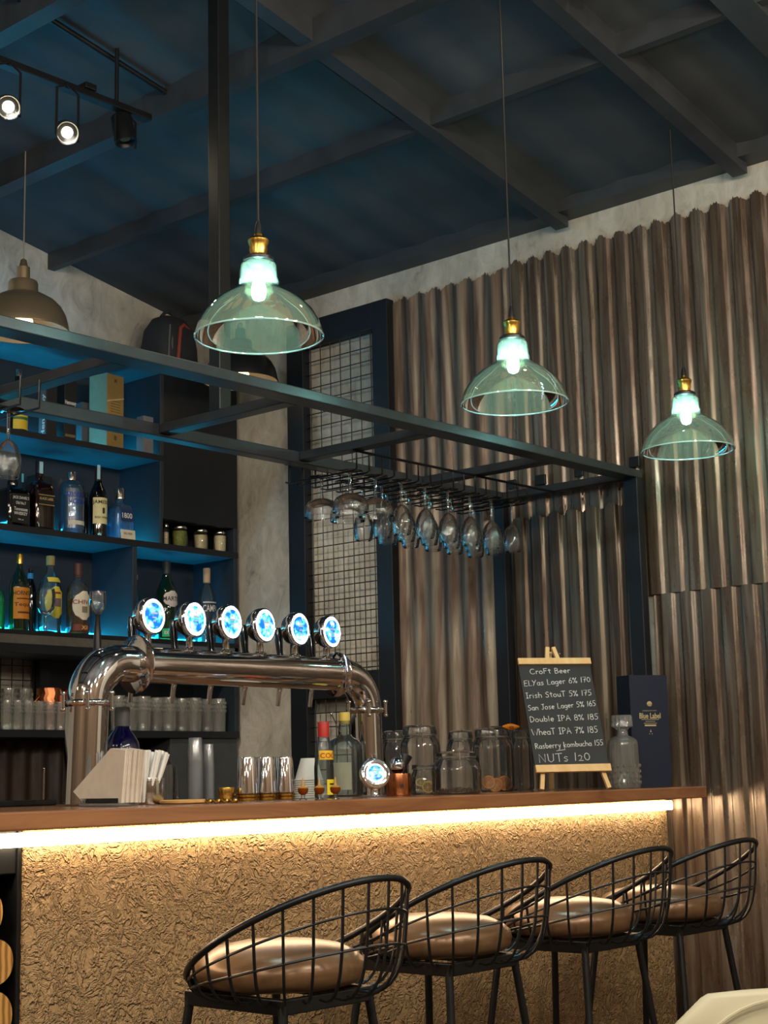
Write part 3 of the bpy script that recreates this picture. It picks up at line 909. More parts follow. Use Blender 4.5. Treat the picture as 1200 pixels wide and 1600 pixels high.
# ================================================================== BAR STOOLS
def make_stool(lab):
    t = thing('wire_bar_stool', (0, 0, 0), lab, 'bar stool', 'wire bar stools along the bar')
    ZB = .78
    # square flat-bar frame under the seat
    a, bq = .108, .118
    f = MB()
    f.box(-a, a, -bq-.008, -bq+.008, ZB-.026, ZB, bevel=.002); f.box(-a, a, bq-.008, bq+.008, ZB-.026, ZB, bevel=.002)
    f.box(-a-.008, -a+.008, -bq-.008, bq+.008, ZB-.026, ZB, bevel=.002); f.box(a-.008, a+.008, -bq-.008, bq+.008, ZB-.026, ZB, bevel=.002)
    f.build('seat_frame', M['black'], t)
    # cushion
    B = MB()
    B.loft([(.02, .02, ZB+.004, 2), (.118, .122, ZB+.005, 2.2), (.136, .140, ZB+.010, 2.2), (.147, .150, ZB+.020, 2.2), (.151, .154, ZB+.034, 2.2), (.147, .150, ZB+.050, 2.2), (.133, .137, ZB+.064, 2.1), (.108, .111, ZB+.075, 2.1), (.07, .073, ZB+.082, 2), (.03, .03, ZB+.085, 2), (.004, .004, ZB+.0855, 2)], 56)
    B.build('seat', M['leather'], t, sharp=80)
    for sx in (-1, 1):
        for sy in (-1, 1):
            MB().tube([(sx*a, sy*bq, ZB-.012), (sx*.197, sy*.197, .0)], [.0085, .0078], 10).build('leg', M['black'], t)
    k = .155
    MB().tube([(-k, -k, .30), (k, -k, .30), (k, k, .30), (-k, k, .30)], .007, 8, True).build('footrest', M['black'], t)
    # tilted round rim of the basket
    cx, cy, rx, ry, zl, zh = -.012, -.062, .199, .197, ZB+.002, ZB+.200
    def rim(tt, fr=1.0):
        """fr 0 = seat frame level, 1 = rim"""
        full = Vector((cx+rx*sin(tt), cy+ry*cos(tt), zl+(zh-zl)*(1-cos(tt))/2))
        return full
    base_c = Vector((-.006, -.03, ZB))
    def wire_pt(tt, s):
        # profile: leaves the frame, sweeps out low, then climbs to the rim
        R = rim(tt)
        d = Vector((R.x-base_c.x, R.y-base_c.y, 0))
        p0 = Vector((base_c.x+d.x*.58, base_c.y+d.y*.58, ZB-.004))
        h = R.z-ZB
        p1 = Vector((base_c.x+d.x*.98, base_c.y+d.y*.98, ZB-.006-min(.012, h*.1)))
        p2 = Vector((base_c.x+d.x*.97, base_c.y+d.y*.97, ZB+h*.45))
        u = 1-s
        return p0*(u**3)+p1*(3*u*u*s)+p2*(3*u*s*s)+R*(s**3)
    N = 64
    MB().tube([rim(2*pi*k/N) for k in range(N)], .0062, 10, True).build('basket_rim', M['black'], t)
    for s in (.60, .80):
        MB().tube([wire_pt(2*pi*k/N+.0001, s+.04*(1-cos(2*pi*k/N))/2) for k in range(6, N-5)], .0027, 6).build('basket_hoop', M['black'], t)
    for k in range(24):
        tt = 2*pi*(k+.5)/24
        if min(tt, 2*pi-tt) < .35:
            continue
        MB().tube([wire_pt(tt, j/10) for j in range(11)], .0029, 6).build('basket_wire', M['black'], t)
    return t
SL = ('wire basket bar stool nearest the camera, in front of bare plaster', 'second wire basket bar stool from the camera along the bar', 'third wire basket bar stool from the camera along the bar', 'wire basket bar stool furthest along, against the corrugated wall')
st = make_stool(SL[0])
st.location = (2.05, 2.075, 0)
for k, (x, y) in enumerate(((2.603, 2.160), (3.075, 2.155), (3.495, 2.165))):
    dup(st, (x, y, 0), SL[k+1])
# cream chair at the lower right corner
P = onY(1150, 1566, 1.32)
ch = thing('cream_chair', (P.x+.09, 1.30, 0), 'cream padded chair back at the lower right corner', 'chair', rz=radians(-35))
B = MB()
secs = []
for k in range(9):
    z = .42+(.78-.42)*k/8
    w = .20*(1-(max(0, (z-.70))/.08)**2*.35)
    secs.append((w, .022*(1-.3*k/8), z, 3.2))
secs += [(.118, .012, .786, 3), (.06, .006, .789, 2.5)]
B.loft(secs, 40); B.build('backrest', M['cream'], ch)
B = MB(); B.tube([(.19*cos(a)*1.0, -.024, .60+.175*sin(a)) for a in [pi*k/24 for k in range(25)]], .003, 6); B.build('piping', M['cream'], ch)
B = MB(); B.loft([(.19, .19, .40, 4), (.21, .21, .42, 4), (.21, .21, .455, 4), (.18, .18, .475, 3)], 32, c=(0, -.22, 0)); B.build('seat', M['cream'], ch)
for sx in (-1, 1):
    for sy in (0, 1):
        MB().cyl((sx*.15, -.05-.32*sy, .41), (sx*.19, -.01-.40*sy, 0), .013, .010).build('leg', M['black'], ch)
#@@PART2
# ================================================================== BOTTLES AND BOXES ON THE SHELVES
G_CLEAR = thin_glass('bottle_clear', '#dfeaea', '#7f9896', .03, .05, '#dfeeee', 1.5)
G_BLUE = thin_glass('bottle_blue_tint', '#a8dcf0', '#2f86b0', .03, .10, '#9fdcff', 1.5)
G_GREEN = thin_glass('bottle_green', '#3d7a58', '#0f2c1e', .03, .06, '#4fae7e', 1.3)
G_DARK = thin_glass('bottle_dark', '#1c2018', '#050605', .04, .10, '#1c1c14', 1.3)
G_DKGREEN = thin_glass('bottle_dark_green', '#18281c', '#060a07', .04, .10, '#16261a', 1.3)
G_AMBER = thin_glass('bottle_amber', '#a4531c', '#32150a', .03, .22, '#b85a1e', 1.3)
G_RED = thin_glass('bottle_dark_red', '#3a1712', '#120605', .03, .25, '#481a12', 1.3)
G_COBALT = thin_glass('bottle_cobalt', '#1a1e86', '#070730', .03, .35, '#14187a', 1.3)
LIQ_CLEAR = thin_glass('clear_spirit', '#cfe6ee', '#86b4c4', .05, .10, '#bfe4f4', .5)
LIQ_AMBER = thin_glass('amber_spirit', '#c0641c', '#7a3510', .05, .4, '#c8691f', .6)
LIQ_GOLD = thin_glass('gold_spirit', '#d8c070', '#a08a40', .05, .3, '#d8c878', .6)
PAL = {}
def pal(hexc, rough=.55, metal=0):
    k = (hexc, rough, metal)
    if k not in PAL:
        PAL[k] = solid('print_'+hexc.strip('#'), hexc, rough, metal, .06, 40)
    return PAL[k]

# profiles: (radius fraction, height fraction)
PR = {
 'bourbon': [(.90, 0), (.98, .015), (1, .04), (1, .54), (.97, .60), (.80, .665), (.48, .70), (.36, .735), (.38, .79), (.33, .86), (.33, .90)],
 'round': [(.90, 0), (.98, .012), (1, .03), (1, .56), (.96, .62), (.80, .69), (.50, .76), (.38, .80), (.35, .88), (.35, .93)],
 'vodka': [(.90, 0), (.98, .012), (1, .03), (1, .70), (.97, .76), (.86, .815), (.62, .85), (.38, .87), (.34, .885), (.34, .94)],
 'slim': [(.90, 0), (.98, .012), (1, .03), (1, .55), (.93, .63), (.72, .70), (.48, .76), (.38, .82), (.34, .92)],
 'teq': [(.98, 0), (1.0, .015), (1.0, .03), (.80, .62), (.76, .66), (.62, .70), (.36, .715), (.32, .74), (.34, .82)],
 'flask': [(.90, 0), (.98, .012), (1, .03), (1, .60), (.94, .66), (.70, .72), (.42, .76), (.34, .79), (.42, .82), (.42, .84), (.32, .85), (.32, .90)],
 'sauce': [(.92, 0), (1, .02), (1, .40), (.93, .48), (.90, .58), (.80, .68), (.66, .74), (.60, .80)],
}
def bottle(name, xc, ytop, w, Y, z0, prof, glass, lab, cap=None, label=None, square=0, liquid=None, depth=1.0, rz=0, group='bottles on the back bar'):
    """xc, ytop, w are read off the photo's scale at depth Y; z0 is the shelf top"""
    P = onY(xc, 900, Y); P = onY(xc, ytop+ (900-ytop)*0.0, Y)
    H = P.z-z0
    s = mpp((P.x, Y, z0))
    R = w*s/2
    t = thing(name, (P.x, Y, z0), lab, 'bottle', group, rz)
    pts = PR[prof]
    n = 2 if not square else square
    def body(k, zlo, zhi):
        out = []
        for fr, fz in pts:
            if fz > zhi: break
            rr = fr*R*k
            nn = n if (square and fr > .5) else 2
            out.append((rr, rr*(depth if fr > .5 else 1), max(fz, zlo)*H, nn))
        return out
    MB().loft(body(1, 0, 2), 40, cap0=True, cap1=False).build('glass_body', glass, t, sharp=35)
    if liquid:
        lm, lv = liquid
        L = body(.90, .02, lv)
        last = L[-1]
        L.append((last[0], last[1], lv*H, last[3]))
        MB().loft(L, 32).build('liquid', lm, t, sharp=35)
    if cap:
        cm, cz0, cz1, cr = cap
        B = MB(); B.lathe([(cr*R, cz0*H), (cr*R, cz0*H+.002), (cr*R*1.02, cz1*H-.003), (cr*R*.94, cz1*H), (.0005, cz1*H)], 24, cap0=True); B.build('cap', cm, t)
    def rad(fz):
        for (a, za), (b2, zb) in zip(pts, pts[1:]):
            if za <= fz <= zb:
                return R*(a+(b2-a)*(fz-za)/max(1e-6, zb-za))
        return R
    if label:
        for L in (label if isinstance(label, list) else [label]):
            lm, za, zb, span = L['mat'], L['z0'], L['z1'], L.get('span', 62)
            za_, zb_ = za*H, zb*H
            def fn(u, v, off=.0012, za_=za_, zb_=zb_):
                zz = (za_+zb_)/2+v
                r = rad(zz/H)
                if square:
                    return Vector((u, -r*depth-off-.0006, zz))
                a = u/max(r, .004)+radians(L.get('turn', 0))
                return Vector(((r+off)*sin(a), -(r+off)*cos(a), zz))
            B = MB()
            m = 16
            half = radians(span)*rad((za+zb)/2) if not square else R*.80*L.get('w', 1)
            grid = []
            for j in range(7):
                v = -(zb_-za_)/2+(zb_-za_)*j/6
                hw = half
                if L.get('round'):
                    q = abs(j/6*2-1)
                    hw = half*sqrt(max(.02, 1-q*q*.96))
                grid.append([fn(-hw+2*hw*i/m, v) for i in range(m+1)])
            B.rings(grid, False)
            lo = B.build('label', lm, t, sharp=60)
            hgt = zb_-za_
            for (txt, hf, vf, tm, wf) in L.get('text', []):
                if txt:
                    letter('lettering', txt, hgt*hf, lambda u, v: fn(u, v, .0020), tm, lo, width=2*half*wf if wf else None, dy=hgt*vf, bold=.012)
                else:
                    B = MB()
                    hw, hh = half*wf, hgt*hf/2
                    B.rings([[fn(-hw+2*hw*i/12, hgt*vf+vv, .0018) for i in range(13)] for vv in (-hh, hh)], False)
                    B.build('printed_band', tm, lo)
    return t
T1, T2, T3 = 2.3606, 2.0266, 1.6706
BY = 4.47
WP, BP, BLP = M['white_print'], M['black_print'], M['blue_print']
# upper shelf
bottle('liquor_bottle', 29, 578, 30, 4.50, T1, 'round', G_DARK, 'dark bottle with a yellow label, leftmost on the upper shelf', (M['steel'], .90, 1, .36),
       {'mat': pal('#d8b62a'), 'z0': .10, 'z1': .50, 'text': [('RESERVA', .16, .2, BP, 1.2), ('', .1, -.1, pal('#2f6a3a'), 1)]}, liquid=(LIQ_AMBER, .6))
def carton(name, x0, x1, ytop, Y, z0, mat, lab, rz=0, dpt=None, group='cartons on the upper shelf'):
    xc = (x0+x1)/2
    P = onY(xc, ytop, Y)
    s = mpp(P)
    w = (x1-x0)*s/1.35
    t = thing(name, (P.x, Y, z0), lab, 'box', group, rz)
    d = dpt or w
    b = MB().box(-w/2, w/2, -d/2, d/2, 0, P.z-z0, bevel=.0012).build('carton', mat, t)
    return t, w, d, P.z-z0
t, w, d, h = carton('spirit_carton', 62, 89, 603, 4.48, T1, pal('#15181c'), 'black carton with tall white sideways lettering on the upper shelf')
B = MB(); B.box(-w/2-.0012, -w/2, -d/2+.004, d/2-.004, .003, h-.003); B.build('grey_side', pal('#55585a'), t)
letter('lettering', 'Hennessy', .026, lambda u, v: Vector((-w/2-.002, v-.008, h*.44+u)), WP, t, width=h*.78, bold=.02)
t, w, d, h = carton('spirit_carton', 88, 119, 592, 4.47, T1, pal('#101216'), 'black carton with small white name on its front, upper shelf')
letter('lettering', 'Hennessy', .020, lambda u, v: Vector((u, -d/2-.0015, h*.60+v)), WP, t, width=w*.92, bold=.02)
B = MB(); B.box(-w*.42, w*.42, -d/2-.001, -d/2, .02, .03); B.build('printed_band', pal('#6f5c40'), t)
carton('grey_carton', 117, 141, 631, 4.555, T1, pal('#4d4f55'), 'small plain grey carton behind the gold one', dpt=.05)
t, w, d, h = carton('gold_carton', 142, 192, 589, 4.48, T1, pal('#9a7f4c', .35, .25), 'tall pale gold carton on the upper shelf', rz=radians(8))
B = MB(); B.box(-w/2-.001, -w/2, -d/2, d/2, 0, h); B.build('pale_side', pal('#86a08a', .35, .2), t)
B = MB()
for q in range(5):
    B.box(-w*.28, w*.28, -d/2-.001, -d/2, h*(.50+.035*q), h*(.508+.035*q))
B.build('printed_lines', pal('#6b552e'), t)
B = MB(); B.box(-w*.07, w*.07, -d/2-.001, -d/2, h*.13, h*.19); B.box(-w*.07, w*.07, -d/2-.001, -d/2, h*.90, h*.94); B.build('emblem', pal('#5b4526'), t)
B = MB(); B.prism([(-w/2, -d/2-.0012, h*.62), (w/2, -d/2-.0012, h*.70), (w/2, -d/2-.0012, h*.715), (-w/2, -d/2-.0012, h*.635)], (0, .001, 0)); B.build('printed_stripe', pal('#c9b486'), t)
carton('grey_carton', 213, 240, 652, 4.425, T1, pal('#6a6a70'), 'plain grey carton at the right end of the upper shelf', dpt=.04)
# middle shelf
t = bottle('liquor_bottle', 20, 735, 44, BY, T2, 'bourbon', G_DARK, 'square dark whiskey bottle with black and white label, leftmost on the middle shelf', (BP and M['lampblack'], .80, 1, .36),
       {'mat': pal('#0d0d0d'), 'z0': .07, 'z1': .56, 'w': .95, 'text': [('JACK DANIEL\'S', .13, .36, WP, .9), ('Old No.7', .10, .19, WP, .55), ('Tennessee', .12, -.02, WP, .75), ('WHISKEY', .11, -.17, WP, .75), ('750 ml', .05, -.38, WP, .3)]}, square=7, depth=1.0)
B = MB(); B.box(-.004, .004, -.0225, -.0215, 0, .03); o = B.build('tax_stamp', pal('#58b6d8'), t, loc=(.026, 0, .165))
carton('black_carton', 40, 84, 745, 4.570, T2, pal('#1c1a1c'), 'dark carton behind the square red-brown bottle', dpt=.05, group='cartons on the middle shelf')
t = bottle('liquor_bottle', 62, 720, 38, BY-.01, T2, 'bourbon', G_RED, 'square red-brown whisky bottle with a slanted black label, middle shelf', (M['lampblack'], .80, 1, .36),
       {'mat': pal('#141414'), 'z0': .34, 'z1': .50, 'w': 1.0, 'text': [('BLACK LABEL', .22, .1, pal('#c9a860'), .85), ('', .04, .42, pal('#c9a860'), 1), ('', .04, -.42, pal('#c9a860'), 1)]}, square=6, liquid=(LIQ_AMBER, .5))
B = MB(); B.box(-.009, .006, -.017, -.016, -.02, .022); B.build('tax_stamp', pal('#9fd0e6'), t, loc=(-.003, 0, .225))
carton('grey_carton', 83, 109, 750, 4.555, T2, pal('#56585c'), 'grey carton between the red-brown and clear blue bottles', dpt=.05, group='cartons on the middle shelf')
bottle('liquor_bottle', 112, 738, 39, BY, T2, 'vodka', G_BLUE, 'clear blue-lit vodka bottle with blue lettering on the middle shelf', (M['steel'], .87, 1, .38),
       {'mat': thin_glass('clear_label', '#eaf6fa', '#bfe0ee', .2, .1), 'z0': .10, 'z1': .72, 'text': [('ABSOLUT', .13, .34, BLP, 1.05), ('VODKA', .12, .17, BLP, .8), ('', .10, -.36, pal('#c8c4b4'), .8)]}, liquid=(LIQ_CLEAR, .62))
bottle('liquor_bottle', 135, 770, 13, 4.56, T2, 'slim', G_DARK, 'thin dark bottle half hidden behind the cream-labelled one', (M['lampblack'], .9, 1, .4))
t = bottle('liquor_bottle', 153.5, 730, 28, BY, T2, 'slim', G_DKGREEN, 'tall dark green whiskey bottle with a cream label on the middle shelf', (pal('#2a0f12'), .74, 1, .40),
       {'mat': pal('#d9cf9a'), 'z0': .20, 'z1': .56, 'span': 70, 'text': [('JAMESON', .18, .31, BP, 1.0), ('', .22, 0, pal('#2c2418'), .12), ('IRISH WHISKEY', .08, -.26, BP, .8)]})
B = MB(); B.box(-.010, .004, -.0152, -.0142, -.025, .028); B.build('tax_stamp', pal('#9fd0e6'), t, loc=(-.006, 0, .245))
bottle('liquor_bottle', 187, 764, 42, BY, T2, 'teq', G_BLUE, 'clear blue-lit tequila bottle with silver stopper, right end of the middle shelf', (M['steel'], .80, 1, .42),
       [{'mat': pal('#17325a'), 'z0': .36, 'z1': .60, 'w': .72, 'text': [('1800', .42, -.05, WP, .8)]}, {'mat': pal('#c9c4ae'), 'z0': .02, 'z1': .20, 'w': .85, 'text': [('SILVER', .22, .1, BP, .6)]}], square=4.5, liquid=(LIQ_CLEAR, .5))
# spice jars under the cabinet
def spice_jar(xc, ytop, w, fill, lvl, lab, lidm):
    P = onY(xc, ytop, 4.44); s = mpp(P); R = w*s/2; H = P.z-T2
    t = thing('spice_jar', (P.x, 4.44, T2), lab, 'jar', 'small jars on the middle shelf')
    MB().lathe([(R*.9, 0), (R, .004), (R, H*.74), (R*.88, H*.82), (R*.86, H*.86)], 28, cap0=True).build('glass_body', M['glass'], t)
    MB().lathe([(R*.92, .003), (R*.93, H*lvl), (.001, H*lvl+.003)], 24, cap0=True).build('contents', fill, t)
    MB().lathe([(R*.92, H*.84), (R*.94, H*.86), (R*.94, H*.98), (R*.88, H), (.001, H)], 28).build('lid', lidm, t)
herb = solid('dried_herb', '#6f7438', .9, 0, .35, 160)
pwd = solid('beige_powder', '#b7a98a', .9, 0, .12, 90)
pwd2 = solid('cream_powder', '#cdbfa4', .9, 0, .10, 90)
spice_jar(259, 818, 10, pwd, .6, 'slim glass jar at the left of the small jars', M['steel'])
spice_jar(280, 822, 27, herb, .74, 'small jar of green dried herbs under the cabinet', M['steel'])
spice_jar(313, 827, 24, pwd, .70, 'small jar of beige powder beside the herb jar', M['steel'])
spice_jar(343, 830, 22, pwd2, .76, 'small jar of cream powder at the right end of the jars', M['steel'])
# lower bottle shelf
bottle('liquor_bottle', -6, 900, 30, 4.50, T3, 'round', thin_glass('bottle_bright_green', '#46d898', '#127a50', .03, .2, '#40d890'), 'bright green bottle cut off by the left edge', (M['lampblack'], .9, 1, .4))
bottle('liquor_bottle', 31, 866, 31, BY, T3, 'round', G_GREEN, 'green-tinted tequila bottle with an orange label on the lower bottle shelf', (M['brass'], .88, 1, .38),
       {'mat': pal('#d98a25'), 'z0': .16, 'z1': .56, 'span': 68, 'text': [('HORNITOS', .14, .32, pal('#3a1c08'), 1.0), ('', .04, .14, pal('#6a2c10'), .7), ('Tequila', .16, -.06, pal('#5a1e0c'), .9), ('', .06, -.30, pal('#6a2c10'), .6)]}, liquid=(LIQ_GOLD, .6))
bottle('liquor_bottle', 48, 880, 20, 4.56, T3, 'slim', G_DARK, 'dark bottle with a blue band behind the orange-labelled one', (pal('#2e8ec0'), .66, .86, .44))
bottle('liquor_bottle', 79, 869, 36, BY+.03, T3, 'round', G_CLEAR, 'clear bottle with a yellow label and grape motif', (pal('#9a9258'), .88, 1, .38),
       [{'mat': pal('#d8c848'), 'z0': .20, 'z1': .60, 'round': 1, 'text': [('', .26, .0, pal('#7d6a70'), .45), ('', .06, .30, pal('#8a2b20'), .4)]}, {'mat': pal('#d8c848'), 'z0': .66, 'z1': .72, 'span': 50}])
gob = thing('wine_goblet', tuple(onY(71, 980, 4.42).xy)+(T3,), 'stemmed wine goblet standing before the yellow-labelled bottle', 'glass')
s_ = mpp(gob.location)
MB().lathe([(.004, .058), (.018, .064), (.030, .082), (.034, .105), (.033, .130), (.029, .152)], 28).build('bowl', M['glass_rim'], gob)
MB().lathe([(.0045, .058), (.0035, .03), (.005, .006)], 12).build('stem', M['glass_rim'], gob)
MB().lathe([(.032, 0), (.031, .002), (.006, .006)], 24, cap0=True).build('foot', M['glass_rim'], gob)
bottle('liquor_bottle', 122, 881, 36, BY-.02, T3, 'flask', G_CLEAR, 'amber whisky bottle with a white arched label on the lower bottle shelf', (pal('#4a2626'), .80, 1, .40),
       [{'mat': pal('#d8cfbc'), 'z0': .20, 'z1': .60, 'span': 64, 'round': 1, 'text': [('CHIVAS', .15, .12, pal('#7a1d1a'), .95), ('', .22, -.14, pal('#8a7f68'), .25)]}, {'mat': pal('#6a2a1a'), 'z0': .05, 'z1': .14, 'span': 60, 'text': [('XII', .6, 0, pal('#d8b878'), .3)]}], liquid=(LIQ_AMBER, .50))
bottle('liquor_bottle', 213, 898, 12, 4.50, T3, 'slim', thin_glass('bottle_teal', '#2f8fb0', '#12455a', .03, .3, '#2f9fc0'), 'slim teal bottle just right of the shelf divider', (pal('#7a7a74'), .93, 1, .42))
bottle('liquor_bottle', 260, 877, 34, BY, T3, 'slim', G_GREEN, 'green vermouth bottle with an oval white label behind the taps', (pal('#1b2a2a'), .84, 1, .40),
       [{'mat': pal('#c9c2c0'), 'z0': .42, 'z1': .62, 'span': 58, 'round': 1, 'text': [('MARTINI', .28, 0, BP, 1.0)]}, {'mat': pal('#1fae72'), 'z0': .05, 'z1': .15, 'span': 62, 'text': [('EXTRA DRY', .4, 0, WP, .8)]}])
bottle('liquor_bottle', 323, 888, 28, BY, T3, 'slim', G_CLEAR, 'clear aperitif bottle with white lettering behind the taps', (pal('#b89a78'), .80, 1, .40),
       {'mat': pal('#1e3448'), 'z0': .30, 'z1': .56, 'span': 66, 'text': [('CAMPARI', .34, .12, WP, 1.0), ('', .06, .42, WP, 1)]})
# tumblers on the glass shelf
T4 = 1.3356
def tumbler(name, r, h, mat, lab, group, loc, ribs=24, band=True):
    t = thing(name, loc, lab, 'glass', group)
    B = MB()
    secs = []
    for k, (a, z) in enumerate(((.88, 0), (.93, .004), (.96, h*.25), (1.0, h*.5), (1.0, h*.97), (.98, h))):
        ring = []
        for j in range(48):
            aa = 2*pi*j/48
            rr = r*a*(1+.02*cos(aa*ribs/2)*(1 if z < h*.6 else 0))
            ring.append(Vector((rr*cos(aa), rr*sin(aa), z)))
        secs.append(ring)
    B.rings(secs, True, True, False)
    b = B.build('glass_body', mat, t)
    if band:
        B = MB()
        for q in range(3):
            for j in range(16):
                a0 = 2*pi*(j+.5*(q % 2))/16
                z = h*(.62+.12*q)
                B.ball((r*1.0*cos(a0), r*1.0*sin(a0), z), r*.10, r*.10, h*.055, 6, 4)
        B.build('cut_pattern', mat, b)
    return t
tum = None
xs = [10, 27, 44, 61, 78, 95]
for k, x in enumerate(xs):
    P = onY(x, 1140, 4.43)
    lab = 'short cut-glass tumbler, %s from the left in the row beside the tower column' % ORD[k]
    if tum is None:
        tum = tumbler('cut_tumbler', .0195, .098, M['glass_cut'], lab, 'cut-glass tumblers on the glass shelf', (P.x, 4.43, T4))
    else:
        dup(tum, (P.x, 4.43, T4), lab)
for k, x in enumerate((12, 37)):
    P = onY(x+1, 1140, 4.53)
    tumbler('cut_tumbler', .027, .146, M['glass_cut'], ('tall cut tumbler at the far left behind the short ones', 'tall cut tumbler second from the left behind the short ones')[k], 'tall tumblers at the back', (P.x, 4.53, T4))
P = onY(76, 1140, 4.53)
mug = thing('hammered_copper_mug', (P.x, 4.53, T4), 'hammered copper mug behind the short tumblers', 'mug')
B = MB()
secs = []
for k in range(9):
    z = .15*k/8
    rr = .043*(1+.10*sin(pi*k/8))
    secs.append([Vector((rr*(1+.02*sin(j*pi)*1)*cos(2*pi*(j+.5*(k % 2))/24), rr*sin(2*pi*(j+.5*(k % 2))/24), z)) for j in range(24)])
B.rings(secs, True, True, False); B.build('body', M['copper'], mug, sharp=5)
B = MB(); B.tube([(-.043, 0, .03), (-.07, 0, .05), (-.072, 0, .09), (-.045, 0, .12)], .005, 8); B.build('handle', M['copper'], mug)
P = onY(119, 1140, 4.50)
dup(mug, (P.x, 4.52, T4), 'hammered copper mug half hidden by the tower column', rz=pi)
tall = None
for k, x in enumerate((184, 204, 224, 244, 264, 284, 304, 324, 342)):
    yy = 4.43 if k % 2 == 0 else 4.47
    P = onY(x, 1140, yy)
    lab = 'tall cut highball glass, %s from the left in the row right of the tower column' % ORD[k]
    if tall is None:
        tall = tumbler('highball_glass', .0275, .125, M['glass_cut'], lab, 'highball glasses on the glass shelf', (P.x, yy, T4), 32)
    else:
        dup(tall, (P.x, yy, T4), lab)

# ================================================================== THINGS ON THE COUNTER
CTI = CT+.0006
def ct(x, Y): return Vector((onY(x, 1240, Y).x, Y, CTI))
# napkins in a clear holder
Y = 2.52
P = ct(189, Y); s = mpp(P)
hold = thing('napkin_holder', P+Vector((.018, .062, 0)), 'low clear napkin holder at the left end of the counter', 'napkin holder')
MB().box(-.026, .026, -.065, .065, 0, .006, bevel=.001).build('base', M['plastic_clear'], hold)
for sx in (-.0245, .0245):
    MB().box(sx-.0015, sx+.0015, -.06, .06, .006, .016, bevel=.0006).build('side_plate', M['glass'], hold)
nap0 = None
poly = [(0, .0), (.122, .0), (.158, .024), (.036, .110), (-.012, .105)]   # y (left in view is +), z
for k in range(13):
    x = P.x+.001+.0027*k
    lab = 'white paper napkin in the holder, %s from the front of the stack' % (ORD[k] if k < 12 else 'last')
    if nap0 is None:
        B = MB(); B.prism([(0, a, z) for a, z in poly], (.0024, 0, 0))
        nap0 = tag(B.build('paper_napkin', M['napkin'], loc=(x, Y, CTI+.0064), smooth=False), lab, 'napkin', 'napkins in the holder')
    else:
        o = dup(nap0, (x, Y-.0016*k+.002*(k % 3), CTI+.0064), lab); o.rotation_euler = (radians(((k*37) % 5-2)*.6), 0, 0)
# straws in a steel cup
Y = 2.64
P = ct(230, Y)
cup = thing('straw_cup', P, 'short brushed steel cup holding the straws', 'cup')
R = 54*mpp(P)/2
B = MB(); B.lathe([(R*.97, 0), (R, .003), (R, .054), (R*.985, .056), (R*.96, .054), (R*.95, .004)], 40, cap0=True); B.build('body', M['steel'], cup)
B = MB(); B.tube([(R*1.003*cos(2*pi*k/40), R*1.003*sin(2*pi*k/40), .048) for k in range(40)], .001, 6, True); B.build('rim_band', M['steel'], cup)
sr = random.Random(5)
straw0 = None
for k in range(46):
    a = k*2.4; q = R*.85*sqrt((k+.5)/46)
    lab = 'white paper-wrapped straw standing in the steel cup'
    L = .115+sr.uniform(-.008, .006)
    rx, ry = sr.uniform(-.14, .05), sr.uniform(-.04, .26)
    if straw0 is None:
        B = MB(); B.cyl((0, 0, .006), (0, 0, .117), .0042, seg=8); straw0 = tag(B.build('paper_straw', M['straw'], loc=(P.x+q*cos(a), P.y+q*sin(a), CT)), lab, 'straw', 'wrapped straws in the steel cup')
        o = straw0
    else:
        o = dup(straw0, (P.x+q*cos(a)*.8-.016, P.y+q*sin(a)*.8, CT))
    # tilt, leaning to the right in view
    tx = .30*q*cos(a)/R+.30*(sr.random()-.15)
    ty = .25*q*sin(a)/R-.16*(sr.random()-.2)
    o.rotation_euler = (-ty, tx, 0)
    o.scale = (1, 1, 1+sr.uniform(-.08, .02))
# cobalt bottle
Y = 2.88
P = ct(193, Y)
bt = bottle('cobalt_bottle', 191, 1105, 56, Y, CTI, 'slim', G_COBALT, 'cobalt blue bottle with a grey cap behind the napkins', (pal('#55585a'), .80, 1.0, .43), group='bottles on the counter')
# clear pitcher
Y = 2.80
P = ct(258, Y); s = mpp(P)
pt = thing('glass_pitcher', P, 'small clear glass pitcher half hidden behind the straws', 'pitcher')
MB().lathe([(.022, 0), (.026, .003), (.028, .05), (.026, .085)], 28, cap0=True).build('body', M['glass_rim'], pt)
MB().tube([(.026, -.0, .02), (.040, -.0, .008), (.036, 0, .045), (.030, 0, .075), (.012, 0, .10)], .0028, 8).build('handle', M['glass_rim'], pt)
# cork coaster
P = ct(288, 2.56)
B = MB(); B.lathe([(.050, 0), (.053, .002), (.053, .006), (.049, .008), (.046, .006), (.001, .006)], 40, cap0=True)
tag(B.build('cork_coaster', solid('cork', '#c99a5c', .8, 0, .15, 60), loc=P+Vector((0, 0, .0))), 'flat round cork coaster before the plastic cups', 'coaster')
# stacks of clear plastic cups
def cup_stack(x, Y, n, wpx, ytop, mat, nm, lab, group, inv=True, taper=.84):
    P = ct(x, Y); s = mpp(P)
    R = wpx*s/2
    H = onY(x, ytop, Y).z-CT
    ch_ = .054
    step = (H-ch_)/(n-1)
    first = None
    for k in range(n):
        pos = 'lowest' if k == 0 else 'topmost' if k == n-1 else '%s from the bottom' % (ORD[k] if k < 12 else ('%dth' % (k+1)) if k+1 not in (21, 22, 23) else {21: '21st', 22: '22nd', 23: '23rd'}[k+1])
        l = lab % pos
        if first is None:
            B = MB(); B.lathe([(R*.985, 0), (R*1.05, .0005), (R*1.05, .0021), (R*.975, .0026), (R*taper, ch_-.001), (R*taper*.96, ch_), (.0005, ch_)], 28)
            first = tag(B.build(nm, mat, loc=P), l, 'cup', group)
        else:
            dup(first, P+Vector((0, 0, step*k)), l)
cup_stack(305, 2.74, 21, 25, 1153, M['plastic_clear'], 'plastic_cup', 'clear plastic cup in the taller stack, %s', 'tall stack of clear cups')
